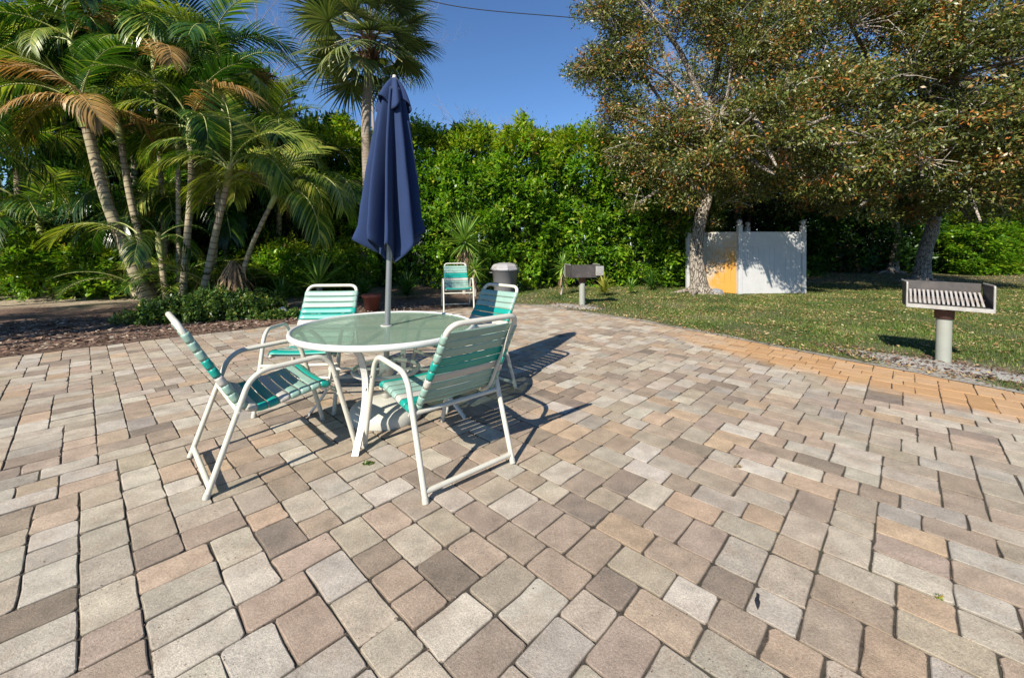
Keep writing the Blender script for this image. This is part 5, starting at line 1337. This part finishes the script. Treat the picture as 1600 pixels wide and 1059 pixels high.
def grass_and_litter():
    rng = np.random.default_rng(9); n = 640000
    y = 2.2 + 16.2 * rng.random(n) ** 1.25; x = rng.uniform(-1.5, 1.0, n) + rng.random(n) * (1.5 * y + 1.8)
    k = ~inside(x, y, PATIO) & (x > -0.5) & (x < 1.5 * y + 1.6); x, y = x[k], y[k]
    sand = np.maximum(1.25 - np.hypot((x - 4.55) / 0.95, (y - 4.35) / 0.55), 1.15 - np.hypot((x - 1.2) / 0.9, (y - 8.7) / 0.5)); d = edgedist(x, y)
    nz = np.array([mnoise.noise(Vector((a * 1.3, b_ * 1.3, 2.0))) for a, b_ in zip(x[::1], y[::1])])
    p = np.clip(0.95 + nz * 0.9, 0.12, 1) * np.clip(1 - sand * 1.3, 0.02, 1) * np.clip(d / 0.30, 0.06, 1) * np.where(y > 11.5, np.clip(1 - (y - 11.5) / 3.2, 0.08, 1), 1)
    k = rng.random(len(x)) < p; x, y, nz, d = x[k], y[k], nz[k], d[k]; m = len(x)
    a = rng.uniform(0, 6.28, m); lean = rng.uniform(0.1, 0.9, m); h = rng.uniform(0.022, 0.052, m) * np.clip(0.6 + d, 0.6, 1.0); w = 0.0036 + 0.0009 * y / 3
    z0 = 0.008 + np.zeros(m); P0 = np.stack([x, y, z0], 1); S = np.stack([-np.sin(a), np.cos(a), np.zeros(m)], 1) * w[:, None]
    T = P0 + np.stack([np.cos(a) * lean * h, np.sin(a) * lean * h, h], 1)
    V = np.stack([P0 - S, P0 + S, T], 1).reshape(-1, 3); Fa = np.arange(m * 3).reshape(-1, 3)
    r_ = np.clip(0.42 - nz * 0.5 + rng.normal(0, 0.24, m), 0, 1)
    tag(link('grass', np_mesh('grass blades', V, Fa, {'rnd': np.repeat(r_, 3)}, False, [M['grass']])), 'short patchy green lawn grass right of the patio', 'grass', None, 'stuff')
    # fallen leaves
    n = 64000; y = 3.0 + 15 * rng.random(n) ** 1.15; x = rng.uniform(-0.8, 1.0, n) + rng.random(n) * (1.33 * y + 1.0)
    k = ~inside(x, y, PATIO) & (x > 0.2) & (x < 1.3 * y + 0.6); x, y = x[k], y[k]; d = edgedist(x, y)
    wgt = np.clip(0.12 + 0.10 * (y - 4), 0.10, 0.75) * np.clip(0.35 + x / 4.0, 0.25, 1.15) + (d < 0.35) * 0.14; nz2 = np.array([mnoise.noise(Vector((a_ * 1.6, b_ * 1.6, 9.0))) for a_, b_ in zip(x, y)]); wgt = wgt * np.clip(1.3 + nz2 * 2.8, 0.2, 2.4); k = rng.random(len(x)) < wgt; x, y = x[k], y[k]; m = len(x)
    a = rng.uniform(0, 6.28, m); D = np.stack([np.cos(a), np.sin(a), rng.normal(0.05, 0.3, m)], 1); N = np.array((0, 0, 1.0)) + unit(m, rng) * 0.6; L = rng.uniform(0.025, 0.062, m)
    V, Fa = leaves_arr(np.stack([x, y, rng.uniform(0.018, 0.038, m)], 1), D, N, L, L * rng.uniform(0.4, 0.6, m), 0.15, 0.1)
    tag(link('fallen_leaves', np_mesh('fallen leaves', V, Fa, {'rnd': np.repeat(np.clip(rng.normal(0.6, 0.25, m), 0, 1), 4)}, False, [M['litter']])), 'tan and brown fallen oak leaves scattered over the lawn', 'fallen leaves', None, 'stuff')
grass_and_litter()

def sand_patch(name, label, cx, cy, rx, ry, rot, seed):
    n = 40; vs = [(0, 0, 0.0)]; ring = 3
    for r in range(1, ring + 1):
        for i in range(n):
            a = 2 * math.pi * i / n; k = r / ring * (1 + 0.22 * mnoise.noise(Vector((math.cos(a) * 2, math.sin(a) * 2, seed)))); vs.append((math.cos(a) * rx * k, math.sin(a) * ry * k, 0.016 * (1 - (r / ring) ** 2) - (0.02 if r == ring else 0)))
    fs = [(0, 1 + i, 1 + (i + 1) % n) for i in range(n)] + [(1 + (r - 1) * n + i, 1 + r * n + i, 1 + r * n + (i + 1) % n, 1 + (r - 1) * n + (i + 1) % n) for r in range(1, ring) for i in range(n)]
    b = MB(); b.add(vs, fs, smooth=True); o = link(name, b.mesh(name, M['sand']), None, (cx, cy, 0.026), (0, 0, rot)); o['kind'] = 'structure'
sand_patch('sand_patch', '', 4.62, 4.30, 1.15, 0.24, math.radians(-56 + 2), 1)
sand_patch('sand_patch', '', 1.35, 8.62, 0.75, 0.22, math.radians(-42), 2)
sand_patch('sand_patch', '', 7.6, 5.75, 0.45, 0.12, math.radians(-10), 3)

def gravel():
    rng = np.random.default_rng(15); P = []
    for cx, cy, rx, ry, rot, n in ((4.62, 4.30, 1.3, 0.34, math.radians(-54), 1500), (1.35, 8.62, 0.8, 0.25, math.radians(-42), 350)):
        a = rng.uniform(0, 6.28, n); r = rng.random(n) ** 0.5; lx, ly = np.cos(a) * r * rx, np.sin(a) * r * ry; P.append(np.stack([cx + lx * math.cos(rot) - ly * math.sin(rot), cy + lx * math.sin(rot) + ly * math.cos(rot), rng.uniform(0.03, 0.048, n)], 1))
    P = np.concatenate(P); P = P[~inside(P[:, 0], P[:, 1], PATIO)]; m = len(P); D = unit(m, rng) * np.array((1, 1, 0.4)); N = np.array((0, 0, 1.0)) + unit(m, rng) * 0.6; L = rng.uniform(0.012, 0.05, m)
    V, Fa = leaves_arr(P, D, N, L, L * 0.5, 0.1, 0.1); tag(link('debris', np_mesh('debris', V, Fa, {'rnd': np.repeat(rng.random(m) * 0.8, 4)}, False, [M['chips']])), 'dark bark crumbs lying on the grey sand by the grills', 'debris', None, 'stuff')
gravel()

def tuft(name, label, x, y, r, n, seed, material, cat, h=0.02):
    rng = np.random.default_rng(seed); a = rng.uniform(0, 6.28, n); rr = rng.random(n) ** 0.5 * r; P = np.stack([np.cos(a) * rr * 1.6, np.sin(a) * rr, rng.uniform(0, h * 0.5, n)], 1)
    D = unit(n, rng) + np.array((0, 0, 0.6)); N = unit(n, rng) + np.array((0, 0, 0.6)); L = rng.uniform(0.5, 1.2, n) * h
    V, Fa = leaves_arr(P, D, N, L, L * 0.45, 0.1, 0.1); tag(link(name, np_mesh(name, V, Fa, {'rnd': np.repeat(rng.random(n), 4)}, False, [material]), None, (x, y, 0.0)), label, cat)
tuft('weed_tuft', 'mossy brown green tuft in the joint in front of the near table leg', -0.855, 2.455, 0.022, 110, 1, M['cover'], 'weed', 0.016)
tuft('weed_sprig', 'tiny bright green sprig between pavers at the lower right', 1.575, 1.519, 0.007, 12, 2, M['hedge_top'], 'weed', 0.016)
tuft('weed_tuft', 'small brown tuft in a joint out on the bare right half of the patio', 1.33, 2.42, 0.014, 50, 3, M['dry'], 'weed', 0.012)
b = MB(); vs = []  # leaf shape made up in place of a dark retouching smear
for j, (yy, w, z) in enumerate(((-0.028, 0.001, 0.004), (-0.018, 0.006, 0.008), (0.0, 0.009, 0.011), (0.018, 0.006, 0.008), (0.03, 0.002, 0.006), (0.052, 0.001, 0.004))):
    vs += [(-w, yy, z), (0.002 * j, yy, z - 0.003), (w, yy, z)]
b.add(vs, [(j * 3 + s, j * 3 + s + 1, j * 3 + s + 4, j * 3 + s + 3) for j in range(5) for s in (0, 1)])
dl = link('smear_leaf', b.mesh('smear leaf', M['smearleaf']), None, (0.888, 1.494, 0.002), (0, 0, math.radians(-28))); tag(dl, 'small made up smear leaf lying on the pavers at the lower right', 'leaf')

# ---------------------------------------------------------------- overhead cable, bare trees
def cable():
    b = MB(); pts = [at(560, -40, 15), at(700, 8, 15.5), at(905, 29, 16), at(1100, 48, 16.6), at(1320, 64, 17.4), at(1700, 60, 18.5)]
    b.tube(smooth_path(pts, 40), 0.016, 6); tag(link('overhead_cable', b.mesh('cable', M['cable'])), 'thin dark overhead cable crossing the blue sky', 'cable')
cable()

def bare_tree(label, x, y, h, spread, seed, depth=6):
    rnd = random.Random(seed); t = thing('bare_tree', label, 'tree', (x, y, 0), 0, 'bare winter trees beyond the hedge'); tb = MB(); cb = MB()
    tb.tube(smooth_path([(0, 0, -0.05), (0.15, 0, h * 0.3), (0, 0.1, h * 0.62)], 10), [0.10 - 0.005 * i for i in range(11)], 8)
    def grow(p, d, L, r, k):
        q = p + d * L; m = p.lerp(q, 0.5) + Vector((rnd.gauss(0, 0.05), rnd.gauss(0, 0.05), 0)) * L
        cb.tube([p, m, q], [r, r * 0.8, r * 0.6], 4 if k > 1 else 3, cap=False)
        if k == 0: return
        for _ in range(3 if k > 1 else 4):
            nd_ = (d + Vector((rnd.gauss(0, spread), rnd.gauss(0, spread), rnd.gauss(0.05, spread * 0.6)))).normalized(); grow(q if rnd.random() < 0.6 else m, nd_, L * rnd.uniform(0.6, 0.85), r * 0.58, k - 1)
    for k in range(5):
        a = k * 1.3; grow(Vector((0, 0.05, h * rnd.uniform(0.5, 0.62))), Vector((math.cos(a) * 0.6, math.sin(a) * 0.6, 0.8)).normalized(), h * 0.17, 0.028, depth - 1)
    link('trunk', tb.mesh('bare trunk', M['barewood']), t); link('branches', cb.mesh('bare branches', M['barewood']), t)
bare_tree('bare grey tree whose twigs show behind the fan palm crown', -6.5, 19.0, 15.5, 0.55, 3)
bare_tree('bare grey tree whose twigs show at the top between palms', -12.0, 19.5, 15.5, 0.55, 4)
bare_tree('short bare tree whose twig tips rise just over the hedge in the middle', -1.2, 17.5, 7.2, 0.5, 5, 5)
bare_tree('bare tree showing through the gaps of the nearer oak crown', 10.5, 18.5, 12.5, 0.55, 6)
